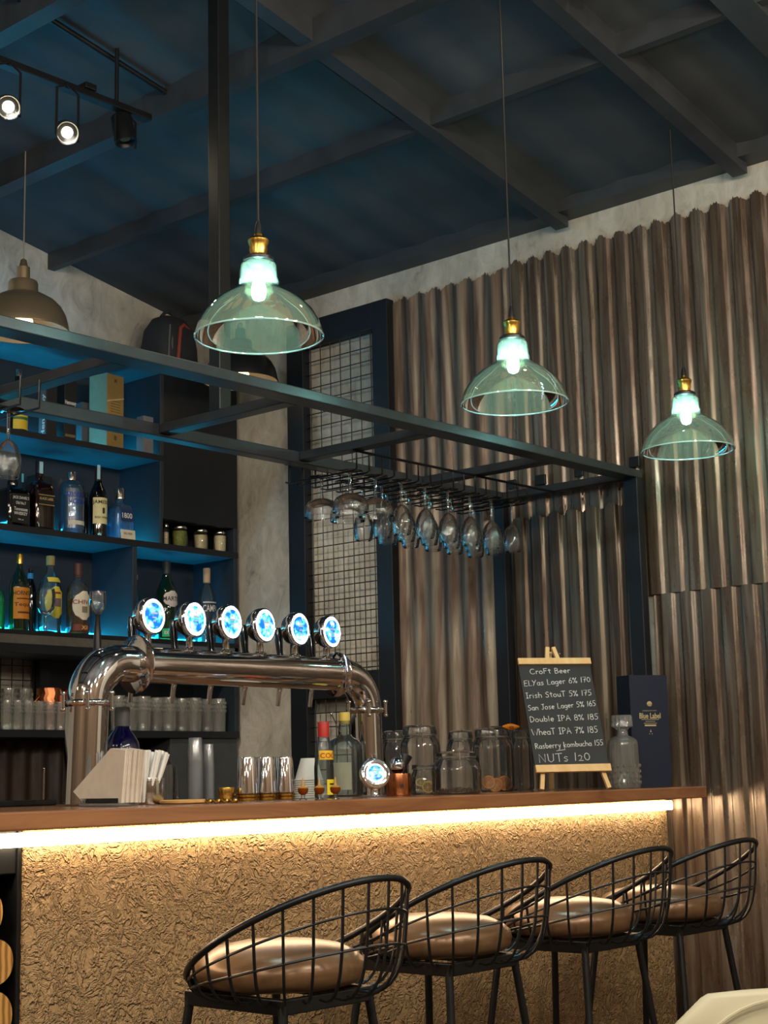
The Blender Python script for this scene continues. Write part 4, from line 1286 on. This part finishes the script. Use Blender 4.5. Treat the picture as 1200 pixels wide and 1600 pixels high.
cup_stack(326, 2.80, 18, 18, 1163, M['plastic_clear'], 'plastic_cup', 'clear plastic cup in the shorter stack, %s', 'short stack of clear cups')
cup_stack(483, 2.72, 9, 45, 1185, M['cup_white'], 'foam_cup', 'white foam cup in the stack left of the red-capped bottle, %s', 'stack of white cups', taper=.56)
# jigger and small bits
P = ct(353, 2.62); s = mpp(P)
jg = thing('brass_jigger', P, 'small brass jigger cup left of the shaker tins', 'jigger')
MB().lathe([(.013, 0), (.015, .003), (.0195, .030), (.0190, .031), (.0125, .004)], 28, cap0=True).build('cup', M['brass'], jg)
MB().tube([(.019, 0, .026), (.029, 0, .024), (.029, 0, .012), (.016, 0, .010)], .0026, 8).build('handle', M['brass'], jg)
P = ct(338, 2.45)
for k in range(4):
    B = MB(); B.tube([(.006*cos(a), .006*sin(a), .0045+.002*sin(3*a)) for a in [2*pi*j/14 for j in range(14)]], .0032, 6, True)
    tag(B.build('brass_clip', M['brass'], loc=P+Vector((.0145*k-.010, -.010*k+.012, 0))), 'small brass clip lying before the jigger, %s from the left' % ORD[k], 'clip', 'brass clips by the jigger')
# coaster lids in two layers under the shaker tins
lid0 = tin0 = None
for k, x in enumerate((386, 415, 444)):
    P = ct(x, 2.60+.006*k)
    for q in range(2):
        lab = 'flat brass-edged coaster under the shaker tins, %s, %s column' % (('lower', 'upper')[q], ('left', 'middle', 'right')[k])
        if lid0 is None:
            B = MB(); B.lathe([(.0215, 0), (.0235, .001), (.0235, .006), (.0215, .0075), (.0005, .0075)], 36, cap0=True)
            lid0 = tag(B.build('brass_coaster', M['brass'], loc=P), lab, 'coaster', 'brass coasters under the shaker tins')
        else:
            dup(lid0, P+Vector((0, 0, .0078*q)), lab)
    lab = 'upturned chrome shaker tin, %s of the three' % ('left', 'middle', 'right')[k]
    if tin0 is None:
        tin0 = thing('shaker_tin', P+Vector((0, 0, .0156)), lab, 'shaker', 'chrome shaker tins')
        MB().lathe([(.0245, 0), (.0252, .001), (.0250, .003), (.0205, .080), (.0195, .0825), (.0005, .0825)], 44).build('body', M['chrome'], tin0)
        MB().tube([(.0248*cos(2*pi*j/44), .0248*sin(2*pi*j/44), .0008) for j in range(44)], .0010, 6, True).build('rolled_rim', M['chrome'], tin0)
    else:
        dup(tin0, P+Vector((0, 0, .0156)), lab)
# amber sample glasses
vial0 = None
for k, x in enumerate((473.5, 499, 524)):
    P = ct(x, 2.44)
    lab = 'tiny stemmed glass of amber liquor with a pointed stopper, %s of three' % ('left', 'middle', 'right')[k]
    if vial0 is None:
        t = vial0 = thing('sample_vial', P, lab, 'vial', 'three sample vials on the counter')
        MB().lathe([(.009, 0), (.0085, .002), (.004, .004), (.0045, .011)], 20, cap0=True).build('foot', M['glass_rim'], t)
        MB().lathe([(.0045, .011), (.0105, .016), (.0118, .022), (.011, .027)], 24).build('bowl', LIQ_AMBER, t)
        MB().lathe([(.0112, .0255), (.0115, .0275), (.004, .031), (.0028, .036), (.0015, .046), (.0003, .049)], 20).build('stopper', solid('amber_cork', '#b98a3a', .35), t)
    else:
        dup(vial0, P, lab)
# red-capped and clear bottles
bottle('sauce_bottle', 505, 1128, 31, 2.62, CTI, 'sauce', G_CLEAR, 'clear bottle with a red cap and yellow labels', (M['red_print'], .80, 1.0, .58),
       [{'mat': pal('#e8b81c'), 'z0': .50, 'z1': .62, 'span': 75, 'text': [('COCO', .55, -.05, M['red_print'], .9)]}, {'mat': pal('#e8cf1c'), 'z0': .04, 'z1': .24, 'span': 40, 'turn': 10, 'text': [('', .1, .2, BP, .6), ('', .1, -.1, BP, .6)]}], group='bottles on the counter')
bottle('spirit_bottle', 538, 1113, 56, 2.72, CTI, 'bourbon', G_CLEAR, 'broad clear bottle with a yellow capsule beside the lower tower column', (pal('#cdb050'), .86, 1.0, .31),
       [{'mat': pal('#8f907a'), 'z0': .08, 'z1': .40, 'span': 30, 'turn': -58}], group='bottles on the counter')
P = ct(533, 2.70)
B = MB(); B.tube([(-.030, 0, .205), (-.004, 0, .165), (.026, .0, .135), (.040, 0, .120)], [.0018, .0012, .0012, .0018], 6)
B.ball((-.031, 0, .206), .0035, seg=10, rng=6); tag(B.build('bar_spoon', M['steel'], loc=P), 'thin bar spoon lying slanted across the bottle necks', 'spoon')
# stand-alone medallion
P = ct(586, 2.50)
md = thing('lit_medallion', P, 'loose lit chrome tap medallion standing on the counter', 'tap medallion')
MB().lathe([(.010, 0), (.011, .002), (.009, .004), (.0085, .020), (.012, .026)], 20, cap0=True).build('base', M['chrome'], md)
medallion(md, (.0, 0, .054), (-.50, -.80, .24), .86, .70)
# copper cup with tools
P = ct(623, 2.56)
cc = thing('copper_cup', P, 'ribbed copper cup with bar tools and a star mark', 'cup')
B = MB()
secs = []
for a, z in ((.97, 0), (1, .003), (1, .052), (.98, .054), (.95, .052), (.94, .004)):
    secs.append([Vector((.031*a*(1+.018*cos(12*2*pi*j/96))*cos(2*pi*j/96), .031*a*(1+.018*cos(12*2*pi*j/96))*sin(2*pi*j/96), z)) for j in range(96)])
B.rings(secs, True, True, False); B.build('body', M['copper'], cc)
B = MB()
ctr = Vector((-.018, -.0270, .024)); nn = Vector((-.55, -.83, 0)).normalized(); uu = Vector((nn.y*-1, nn.x, 0))
star = []
for j in range(10):
    a = pi/2+2*pi*j/10; r_ = .0065 if j % 2 == 0 else .0028
    star.append(ctr+nn*.0006+uu*(r_*cos(a))+Vector((0, 0, r_*sin(a))))
B.prism(star, nn*.0008); B.build('star_mark', BP, cc)
P2 = P+Vector((-.002, -.004, 0))
t = thing('ice_ball_scoop', P2+Vector((0, 0, .060)), 'round chrome scoop resting in the copper cup', 'scoop')
MB().ball((-.006, 0, .014), .020, .020, .020, 24, 14).build('bowl', M['chrome'], t)
MB().tube([(.002+.021*cos(a)*.5, .0, .014+.030*sin(a)) for a in [-pi/2+pi*k/12 for k in range(13)]], .0014, 6).build('wire_handle', M['chrome'], t)
t = thing('black_pourer', P2+Vector((.020, .012, .052)), 'black conical pourer standing in the copper cup', 'pourer')
MB().lathe([(.004, 0), (.006, .012), (.017, .046), (.0175, .049), (.001, .049)], 24, mat=Matrix.Rotation(radians(24), 4, 'Y')).build('cone', M['lampblack'], t)
# clip-top jars
def clip_jar(x, Y, wpx, ytop, lab, clip=True, lidfr=.14, slim=False):
    P = ct(x, Y); s = mpp(P)
    R = wpx*s/2*.96
    H = onY(x, ytop, Y).z-CT
    t = thing('clip_top_jar', P, lab, 'jar', 'clip-top glass jars on the counter')
    hb = H*(1-lidfr)
    B = MB(); secs = []
    for a_, z_, rb in ((.90, 0, 0), (.98, .004, 0), (1, .012, 1), (1, hb-.034, 1), (.96, hb-.018, .4), (.80, hb-.006, 0), (.78, hb, 0)):
        secs.append([Vector((R*a_*(1+.011*rb*cos(14*2*pi*j/112))*cos(2*pi*j/112), R*a_*(1+.011*rb*cos(14*2*pi*j/112))*sin(2*pi*j/112), z_)) for j in range(112)])
    B.rings(secs, True, True, False); B.build('glass_body', M['glass_rim'], t)
    B = MB(); B.lathe([(R*.80, hb+.001), (R*.86, hb+.002), (R*.86, hb+.010), (R*.80, H-.004), (R*.60, H), (.0005, H)], 40); l = B.build('glass_lid', M['glass_rim'], t)
    B = MB(); B.tube([(R*.82*cos(2*pi*j/36), R*.82*sin(2*pi*j/36), hb) for j in range(36)], .0022, 6, True); B.build('seal_ring', M['glass_cut'], t)
    if clip:
        B = MB()
        B.tube([(R*.80*cos(2*pi*j/36), R*.80*sin(2*pi*j/36), hb-.006) for j in range(36)], .0013, 6, True)
        for a in (-2.3, .85):
            c_, s2 = cos(a), sin(a)
            B.tube([(R*.82*c_, R*.82*s2, hb-.006), (R*1.02*c_, R*1.02*s2, hb-.012), (R*1.05*c_, R*1.05*s2, hb-.034), (R*.95*c_, R*.95*s2, hb-.02), (R*.88*c_, R*.88*s2, hb+.012), (R*.5*c_, R*.5*s2, H+.002)], .0013, 6)
        B.build('wire_clip', M['steel'], t)
    return t, P, R, H
clip_jar(658, 2.74, 66, 1134, 'tall clip-top jar at the left of the jars')
j2, Pj, Rj, Hj = clip_jar(714, 2.475, 80, 1174, 'low wide clip-top jar with dark spice in the front')
B = MB()
rr = random.Random(9)
for k in range(240):
    a, q = rr.uniform(0, 2*pi), Rj*.86*sqrt(rr.random())
    B.ball((q*cos(a), q*sin(a), .006+rr.random()*.011*(1-.4*q/Rj)), .0030, .0022, .0022, 6, 4)
o = tag(B.build('spice_heap', M['cloves'], loc=Pj), 'shallow heap of dark cloves in the low wide jar', 'spice'); o['kind'] = 'stuff'
j3, P3, R3, H3 = clip_jar(772, 2.66, 68, 1138, 'tall clip-top jar of dried orange slices')
clip_jar(817, 2.74, 38, 1140, 'slim clip-top jar beside the chalkboard', slim=True)
clip_jar(722, 2.93, 48, 1142, 'clip-top jar at the back behind the low wide jar')
clip_jar(618, 2.92, 46, 1142, 'clip-top jar at the back beside the tower column')
clip_jar(760, 2.97, 40, 1138, 'clip-top jar at the back behind the orange slices')
jl, Pl, Rl, Hl = clip_jar(665, 2.60, 50, 1196, 'low open jar of dried lime slices left of the low wide jar', clip=False, lidfr=.12)
def slice_obj(nm, c, r, axis, peel, flesh, lab, cat, grp):
    t = thing(nm, c, lab, cat, grp)
    q = Vector(axis).normalized().to_track_quat('Z', 'Y').to_matrix().to_4x4()
    MB().lathe([(r*.80, -.0016), (r, -.0018), (r*1.02, 0), (r, .0018), (r*.80, .0016)], 24, mat=q).build('peel', peel, t)
    B = MB()
    for k in range(8):
        a0, a1 = 2*pi*(k+.06)/8, 2*pi*(k+.94)/8
        pts = [q @ Vector((r*.10*cos((a0+a1)/2), r*.10*sin((a0+a1)/2), -.001))]+[q @ Vector((r*.80*cos(a0+(a1-a0)*j/4), r*.80*sin(a0+(a1-a0)*j/4), -.001)) for j in range(5)]
        B.prism(pts, q.to_3x3() @ Vector((0, 0, .0021)))
    B.build('segments', flesh, t)
    B = MB(); B.lathe([(r*.80, -.0006), (r*.80, .0006)], 20, mat=q, cap0=True, cap1=True); B.build('membrane', peel, t)
pos = [(0.004, -.034, .022, (-.5, -.85, .25), .021, 'facing the front'), (-.016, -.020, .018, (-.9, -.3, .3), .020, 'leaning at the left'), (.026, -.016, .018, (.2, -.9, .5), .019, 'at the right'), (-.006, .012, .012, (.1, -.2, 1), .020, 'lying flat at the back'), (-.030, -.006, .026, (-.7, -.6, .1), .018, 'upright at the far left')]
for k, (dx, dy, dz, ax, r, w_) in enumerate(pos):
    k2 = R3/.056
    slice_obj('dried_orange_slice', P3+Vector((dx*k2, dy*k2, dz)), r, ax, M['dried_peel'], M['dried_flesh'], 'dried orange slice in the tall jar, %s' % w_, 'orange slice', 'dried orange slices in the jar')
for k, (dx, dy, dz, ax, r, w_) in enumerate([(-.010, -.018, .018, (-.55, -.8, .3), .017, 'in front'), (.016, -.006, .021, (-.2, -.9, .5), .016, 'at the right'), (-.012, .010, .030, (-.6, -.6, .6), .014, 'on top'), (.008, .014, .012, (0, -.3, 1), .016, 'lying at the bottom')]):
    slice_obj('dried_lime_slice', Pl+Vector((dx*.8, dy*.8, dz)), r*.9, ax, M['lime_peel'], M['lime_flesh'], 'dried lime slice in the low jar, %s' % w_, 'lime slice', 'dried lime slices in the jar')
# orange peeler on the jar lids
Pk = onY(790, 1136, 2.70)
kn = thing('orange_peeler', Pk, 'peeler with an orange handle lying on top of the jars', 'peeler')
ex = Vector((.80, -.60, -.02)).normalized()
B = MB()
ey = Vector((0, 0, 1)); ez = ex.cross(ey)
secs = []
for k in range(11):
    u = -.010+.050*k/10
    hh = .0080*sin(pi*(k+.6)/11.2)+.0008
    secs.append([Vector(ex*u+ey*(hh*cos(2*pi*j/16)+.001)+ez*(.006*sin(2*pi*j/16))) for j in range(16)])
B.rings(secs, True, True, True); B.build('handle', M['orange'], kn)
MB().tube([ex*-.045+Vector((0, 0, .000)), ex*-.020, ex*-.006], [.0022, .0028, .0030], 8).build('blade', M['steel'], kn)
B = MB(); c0 = ex*.016-ez*.0058*-1; B.tube([ex*(.016+.006*cos(a))+ey*(.0025*sin(a)-.001)+ez*.0062 for a in [2*pi*j/14 for j in range(14)]], .0009, 5, True); B.build('emblem', BP, kn)

# ------------------------------------------------------------------ chalkboard easel
PHI = radians(14)
e = Vector((cos(YAW), -sin(YAW), 0))*cos(PHI)+Vector((sin(YAW), cos(YAW), 0))*sin(PHI)
nrm = Vector((e.y, -e.x, 0))                       # towards the viewer
if nrm.dot(Vector((-.7, -.7, 0))) < 0: nrm = -nrm
YB_ = 2.47
A = onY(842, 1237, YB_); A.z = CTI
lean = radians(21)
up = (Vector((0, 0, 1))*cos(lean)-nrm*sin(lean)).normalized()
out = e.cross(up); 
if out.dot(nrm) < 0: out = -out
bl = onY(836.5, 1203, YB_-.012)
wd = 120*mpp(bl)/cos(PHI)*1.0
easel = thing('chalkboard_easel', (bl.x, bl.y, CTI), 'small black chalkboard menu on a pine tabletop easel', 'menu board')
o0 = Vector((bl.x, bl.y, CTI))
def ep(u, v, w=0): return (bl-o0)+e*u+up*v+out*w
def ebox(nm, u0, u1, v0, v1, w0, w1, mat):
    B = MB(); B.prism([ep(u0, v0, w0), ep(u1, v0, w0), ep(u1, v1, w0), ep(u0, v1, w0)], out*(w1-w0)); return B.build(nm, mat, easel, smooth=False)
hgt = 172*mpp(bl)/cos(lean)
ebox('board', .0, wd-.001, .0, hgt, -.004, .002, M['chalkboard'])
ebox('bottom_rail', -.001, wd+.001, -.010, .010, .002, .010, M['pine'])
ebox('top_rail', -.001, wd+.001, hgt-.008, hgt+.010, .002, .010, M['pine'])
def eleg(p0, p1, wv, th, nm='leg'):
    p0, p1 = Vector(p0), Vector(p1)
    d = (p1-p0).normalized(); sdir = e-d*e.dot(d); sdir.normalize(); tdir = d.cross(sdir)
    B = MB()
    B.prism([p0-sdir*wv/2-tdir*th/2, p0+sdir*wv/2-tdir*th/2, p1+sdir*wv/2-tdir*th/2, p1-sdir*wv/2-tdir*th/2], tdir*th)
    B.build(nm, M['pine'], easel, smooth=False)
vtop = hgt+.050
drop = (bl.z-CTI-.007)/cos(lean)
topc = ep(wd*.50, vtop, -.010)
eleg(ep(.012, -drop, -.008), ep(wd*.46, vtop, -.008), .011, .009)
eleg(ep(wd-.008, -drop, -.008), ep(wd*.54, vtop, -.008), .011, .009)
rear = Vector(ep(wd*.5, 0, 0)); rear = rear-nrm*.17; rear.z = .005
eleg(rear, ep(wd*.5, vtop-.008, -.018), .011, .009, 'rear_leg')
B = MB(); B.tube([ep(wd*.5-.018, vtop-.02, -.008), ep(wd*.5+.024, vtop-.02, -.008)], .0016, 6); B.ball(ep(wd*.5+.026, vtop-.02, -.008), .003, seg=10, rng=6); B.build('hinge_pin', M['steel'], easel)

def arc(cx, cy, rx, ry, a0, a1, n=10):
    return [(cx+rx*cos(radians(a0+(a1-a0)*k/n)), cy+ry*sin(radians(a0+(a1-a0)*k/n))) for k in range(n+1)]
GL = {
 'C': (.75, [arc(.42, .5, .38, .48, 50, 320)]), 'r': (.42, [[(.08, .58), (.1, 0)], [(.09, .38)]+arc(.28, .36, .18, .2, 150, 40, 6)]),
 'o': (.55, [arc(.27, .29, .23, .27, 80, 440, 14)]), 'F': (.6, [[(.1, 1), (.08, 0)], [(.08, .98), (.6, 1)], [(.08, .55), (.46, .57)]]),
 't': (.42, [[(.2, .9), (.22, .1), (.34, .02)], [(.0, .62), (.42, .66)]]), 'B': (.66, [[(.1, 0), (.1, 1)], arc(.1, .76, .42, .24, 90, -90)+arc(.1, .27, .52, .27, 90, -90)]),
 'e': (.5, [[(.05, .30), (.46, .33)]+arc(.26, .3, .21, .27, 10, 310, 12)]), 'E': (.6, [[(.58, 1), (.1, .98), (.08, 0), (.56, .02)], [(.09, .52), (.48, .54)]]),
 'L': (.55, [[(.1, 1), (.08, 0), (.52, .03)]]), 'Y': (.62, [[(.0, 1), (.3, .5)], [(.62, 1), (.3, .5), (.12, 0)]]),
 'a': (.52, [arc(.25, .28, .21, .26, 60, 400, 12), [(.47, .56), (.45, .1), (.52, 0)]]), 's': (.46, [[(.42, .52), (.2, .58), (.06, .44), (.22, .32), (.4, .2), (.28, .02), (.04, .06)]]),
 'g': (.52, [arc(.25, .28, .21, .24, 60, 400, 12), [(.46, .54), (.45, -.2), (.3, -.36), (.08, -.28)]]), '6': (.55, [[(.42, 1), (.16, .6)]+arc(.29, .28, .22, .27, 150, 500, 14)]),
 '%': (.72, [[(.62, .98), (.12, 0)], arc(.16, .8, .12, .15, 0, 360, 9), arc(.56, .16, .12, .15, 0, 360, 9)]), '1': (.28, [[(.2, 1), (.12, 0)]]),
 '7': (.55, [[(.04, .96), (.52, 1), (.22, 0)], [(.14, .5), (.48, .54)]]), '0': (.58, [arc(.29, .46, .24, .42, 80, 440, 14)]),
 'I': (.4, [[(.04, .98), (.38, 1)], [(.2, .98), (.2, .02)], [(.02, .0), (.4, .03)]]), 'i': (.22, [[(.1, .56), (.1, 0)], [(.11, .8), (.12, .76)]]),
 'h': (.52, [[(.08, 1), (.06, 0)], [(.07, .36)]+arc(.27, .34, .2, .22, 160, 0, 6)+[(.47, 0)]]), 'S': (.6, [[(.56, .86), (.36, 1), (.1, .82), (.2, .58), (.48, .42), (.5, .14), (.28, 0), (.04, .12)]]),
 'T': (.62, [[(.0, .96), (.64, 1)], [(.33, .98), (.3, 0)]]), 'u': (.52, [[(.06, .56), (.08, .14), (.24, .02), (.42, .16), (.44, .58)], [(.44, .2), (.5, 0)]]),
 '5': (.55, [[(.54, 1), (.16, .98), (.12, .58), (.34, .6), (.5, .4), (.42, .1), (.2, 0), (.04, .08)]]), 'n': (.52, [[(.08, .56), (.07, 0)], [(.07, .36)]+arc(.27, .34, .2, .2, 160, 0, 6)+[(.47, 0)]]),
 'J': (.55, [[(.1, .97), (.56, 1)], [(.38, .99), (.38, .2), (.24, .0), (.06, .14)]]), 'D': (.66, [[(.1, 0), (.1, 1)], arc(.1, .5, .52, .5, 90, -90, 12)]),
 'b': (.52, [[(.08, 1), (.08, .04)], arc(.27, .28, .2, .26, 180, -180, 12)]), 'l': (.24, [[(.12, 1), (.1, 0)]]),
 'P': (.6, [[(.1, 0), (.1, 1)], arc(.1, .74, .46, .26, 90, -90)]), 'A': (.68, [[(.02, 0), (.34, 1), (.66, 0)], [(.14, .36), (.56, .38)]]),
 '8': (.56, [arc(.29, .76, .2, .22, -90, 270, 12), arc(.29, .27, .24, .27, 90, 450, 12)]), 'W': (.95, [[(.0, 1), (.22, 0), (.46, .7), (.68, 0), (.95, 1)]]),
 'R': (.62, [[(.1, 0), (.1, 1)], arc(.1, .76, .42, .24, 90, -90), [(.24, .5), (.6, 0)]]), 'y': (.5, [[(.06, .58), (.26, .12)], [(.48, .58), (.2, -.26), (.02, -.34)]]),
 'k': (.5, [[(.08, 1), (.07, 0)], [(.44, .56), (.1, .26), (.48, 0)]]), 'm': (.8, [[(.07, .56), (.06, 0)], [(.07, .38)]+arc(.23, .36, .16, .18, 160, 0, 5)+[(.39, 0)], [(.39, .36)]+arc(.56, .36, .16, .18, 160, 0, 5)+[(.73, 0)]]),
 'c': (.46, [arc(.26, .28, .22, .27, 50, 320, 10)]), 'N': (.74, [[(.08, 0), (.1, 1), (.62, .02), (.66, 1)]]), 'U': (.7, [[(.08, 1), (.1, .2), (.32, 0), (.56, .2), (.62, 1)]]),
 '2': (.5, [[(.06, .56), (.24, .66), (.4, .5), (.3, .2), (.04, .02), (.5, .0)]]), 'd': (.52, [arc(.24, .28, .2, .26, 60, 400, 12), [(.46, 1), (.46, 0)]]), ' ': (.34, []),
}
def chalk(txt, u0, u1, v, hcap, slope=0):
    tw_ = sum(GL[c][0]+.10 for c in txt)-.1
    k = (u1-u0)/tw_
    B = MB()
    x = 0
    for c in txt:
        adv, st_ = GL[c]
        for line in st_:
            pts = [ep(u0+(x+px_)*k, v+py_*hcap+(x+px_)*k*slope, .0028) for px_, py_ in line]
            if len(pts) > 1:
                B.tube(pts, .00095, 5)
        x += adv+.10
    B.build('chalk_writing', M['chalk'], easel)
W_ = wd
for txt, a, b2, v, hc, sl in (('CroFt Beer', .14, .70, .885, .050, .03), ('ELYas Lager 6% 170', .03, .96, .770, .052, .06), ('Irish StouT 5% 175', .03, .94, .655, .052, .04), ('San Jose Lager 5% 165', .03, .97, .540, .050, .06),
                        ('Double IPA 8% 185', .03, .97, .432, .052, .03), ('WheaT IPA 7% 185', .03, .93, .310, .058, .03), ('Rasberry kombucha 155', .04, .97, .185, .050, .04), ('NUTs 120', .06, .76, .060, .075, .03)):
    chalk(txt, a*W_, b2*W_, v*hgt, hc*hgt, sl)
B = MB(); B.tube([ep(.32*W_, .165*hgt, .0028), ep(.44*W_, .175*hgt, .0028), ep(.43*W_, .215*hgt, .0028)], .0009, 5); B.build('chalk_writing', M['chalk'], easel)

# ------------------------------------------------------------------ decanter
P = ct(977, 2.425); s = mpp(P)
dc = thing('cut_glass_decanter', P, 'cut glass decanter with a fluted stopper before the navy carton', 'decanter')
R = 50*s/2
H = onY(978, 1118, 2.425).z-CT
B = MB()
secs = []
for a, fz in ((.93, 0), (1, .02), (1.0, .34), (.97, .60), (.93, .645), (.70, .69), (.40, .715), (.34, .73), (.34, .80)):
    secs.append([Vector((R*a*(1+(.016*cos(14*2*pi*j/84) if fz < .66 else 0))*cos(2*pi*j/84), R*a*(1+(.016*cos(14*2*pi*j/84) if fz < .66 else 0))*sin(2*pi*j/84), fz*H)) for j in range(84)])
B.rings(secs, True, True, False); bd = B.build('glass_body', M['glass_cut'], dc)
B = MB()
for q in range(4):
    for j in range(16):
        a = 2*pi*(j+.5*(q % 2))/16
        B.ball((R*1.0*cos(a), R*1.0*sin(a), H*(.08+.075*q)), .0034, .0034, .0055, 8, 5)
B.build('diamond_cuts', thin_glass('diamond_glass', '#f0ece0', '#8a7a60', .03, .25, '#f4ecd8', 3), bd)
B = MB()
secs = []
for a, fz in ((.36, .80), (.42, .82), (.66, .845), (.64, .865), (.62, .985), (.56, 1.0)):
    secs.append([Vector((R*a*(1+.05*cos(16*2*pi*j/96))*cos(2*pi*j/96), R*a*(1+.05*cos(16*2*pi*j/96))*sin(2*pi*j/96), fz*H)) for j in range(96)])
B.rings(secs, True, True, True); B.build('stopper', M['glass_cut'], dc)
# ------------------------------------------------------------------ navy carton
PH2 = radians(22)
e2 = Vector((cos(YAW), -sin(YAW), 0))*cos(PH2)+Vector((sin(YAW), cos(YAW), 0))*sin(PH2)
n2 = Vector((e2.y, -e2.x, 0))
if n2.dot(Vector((-1, -1, 0))) < 0: n2 = -n2
A = onY(991, 1228, 2.452); A.z = CTI
sb = mpp(A)
wb = 64*sb/cos(PH2)
hb = onY(1020, 1056, 2.43).z-CT
bx = thing('navy_carton', A, 'tall navy blue carton with gold lettering at the right end of the counter', 'box')
B = MB(); B.prism([Vector((0, 0, 0)), e2*wb, e2*wb-n2*.072, -n2*.072], (0, 0, hb)); B.build('carton', M['navybox'], bx, smooth=False)
def bf(u, v): return e2*(wb*.50+u)+Vector((0, 0, v))+n2*.0012
letter('lettering', 'Blue Label', .016, lambda u, v: bf(u, v+hb*.635), M['gold_text'], bx, width=wb*.56, bold=.02)
letter('small_print', 'BLENDED SCOTCH WHISKY', .0032, lambda u, v: bf(u, v+hb*.680), M['gold_text'], bx, width=wb*.38)
B = MB(); 
for q, (w_, z_) in enumerate(((.46, .600), (.26, .583), (.34, .566), (.30, .542))):
    B.raw([bf(-wb*w_/2, hb*z_), bf(wb*w_/2, hb*z_), bf(wb*w_/2, hb*z_+(.0045 if q == 3 else .0012)), bf(-wb*w_/2, hb*z_+(.0045 if q == 3 else .0012))], [(0, 1, 2, 3)])
B.build('small_print', M['gold_text'], bx, smooth=False, recalc=False)
B = MB()
B.raw([bf(.0085*cos(2*pi*j/20), hb*.742+.0075*sin(2*pi*j/20)) for j in range(20)], [tuple(range(20))])
B.raw([bf(-.006, hb*.722), bf(.006, hb*.722), bf(.009, hb*.742), bf(-.009, hb*.742)], [(0, 1, 2, 3)])
B.raw([bf(-.0022, hb*.490), bf(.0022, hb*.490), bf(0, hb*.515)], [(0, 1, 2)])
B.raw([bf(-.006, hb*.470), bf(-.003, hb*.470), bf(-.004, hb*.482)], [(0, 1, 2)])
B.raw([bf(.003, hb*.470), bf(.006, hb*.470), bf(.004, hb*.482)], [(0, 1, 2)])
B.build('emblem', M['gold_text'], bx, smooth=False, recalc=False)
# small tray and rod at the left inner edge
P = ct(20, 2.98)
ty = thing('small_tray', P, 'low dark tray at the left end of the counter', 'tray')
MB().box(-.10, .085, -.05, .05, 0, .012, bevel=.003).build('tray', M['black'], ty)
P = ct(68, 3.0)
B = MB(); B.cyl((0, 0, 0), (.001, 0, .083), .0022, seg=8); B.ball((0, 0, .083), .003, seg=8, rng=6)
tag(B.build('metal_rod', M['steel'], loc=P), 'thin upright metal rod on the counter left of the tower', 'rod')
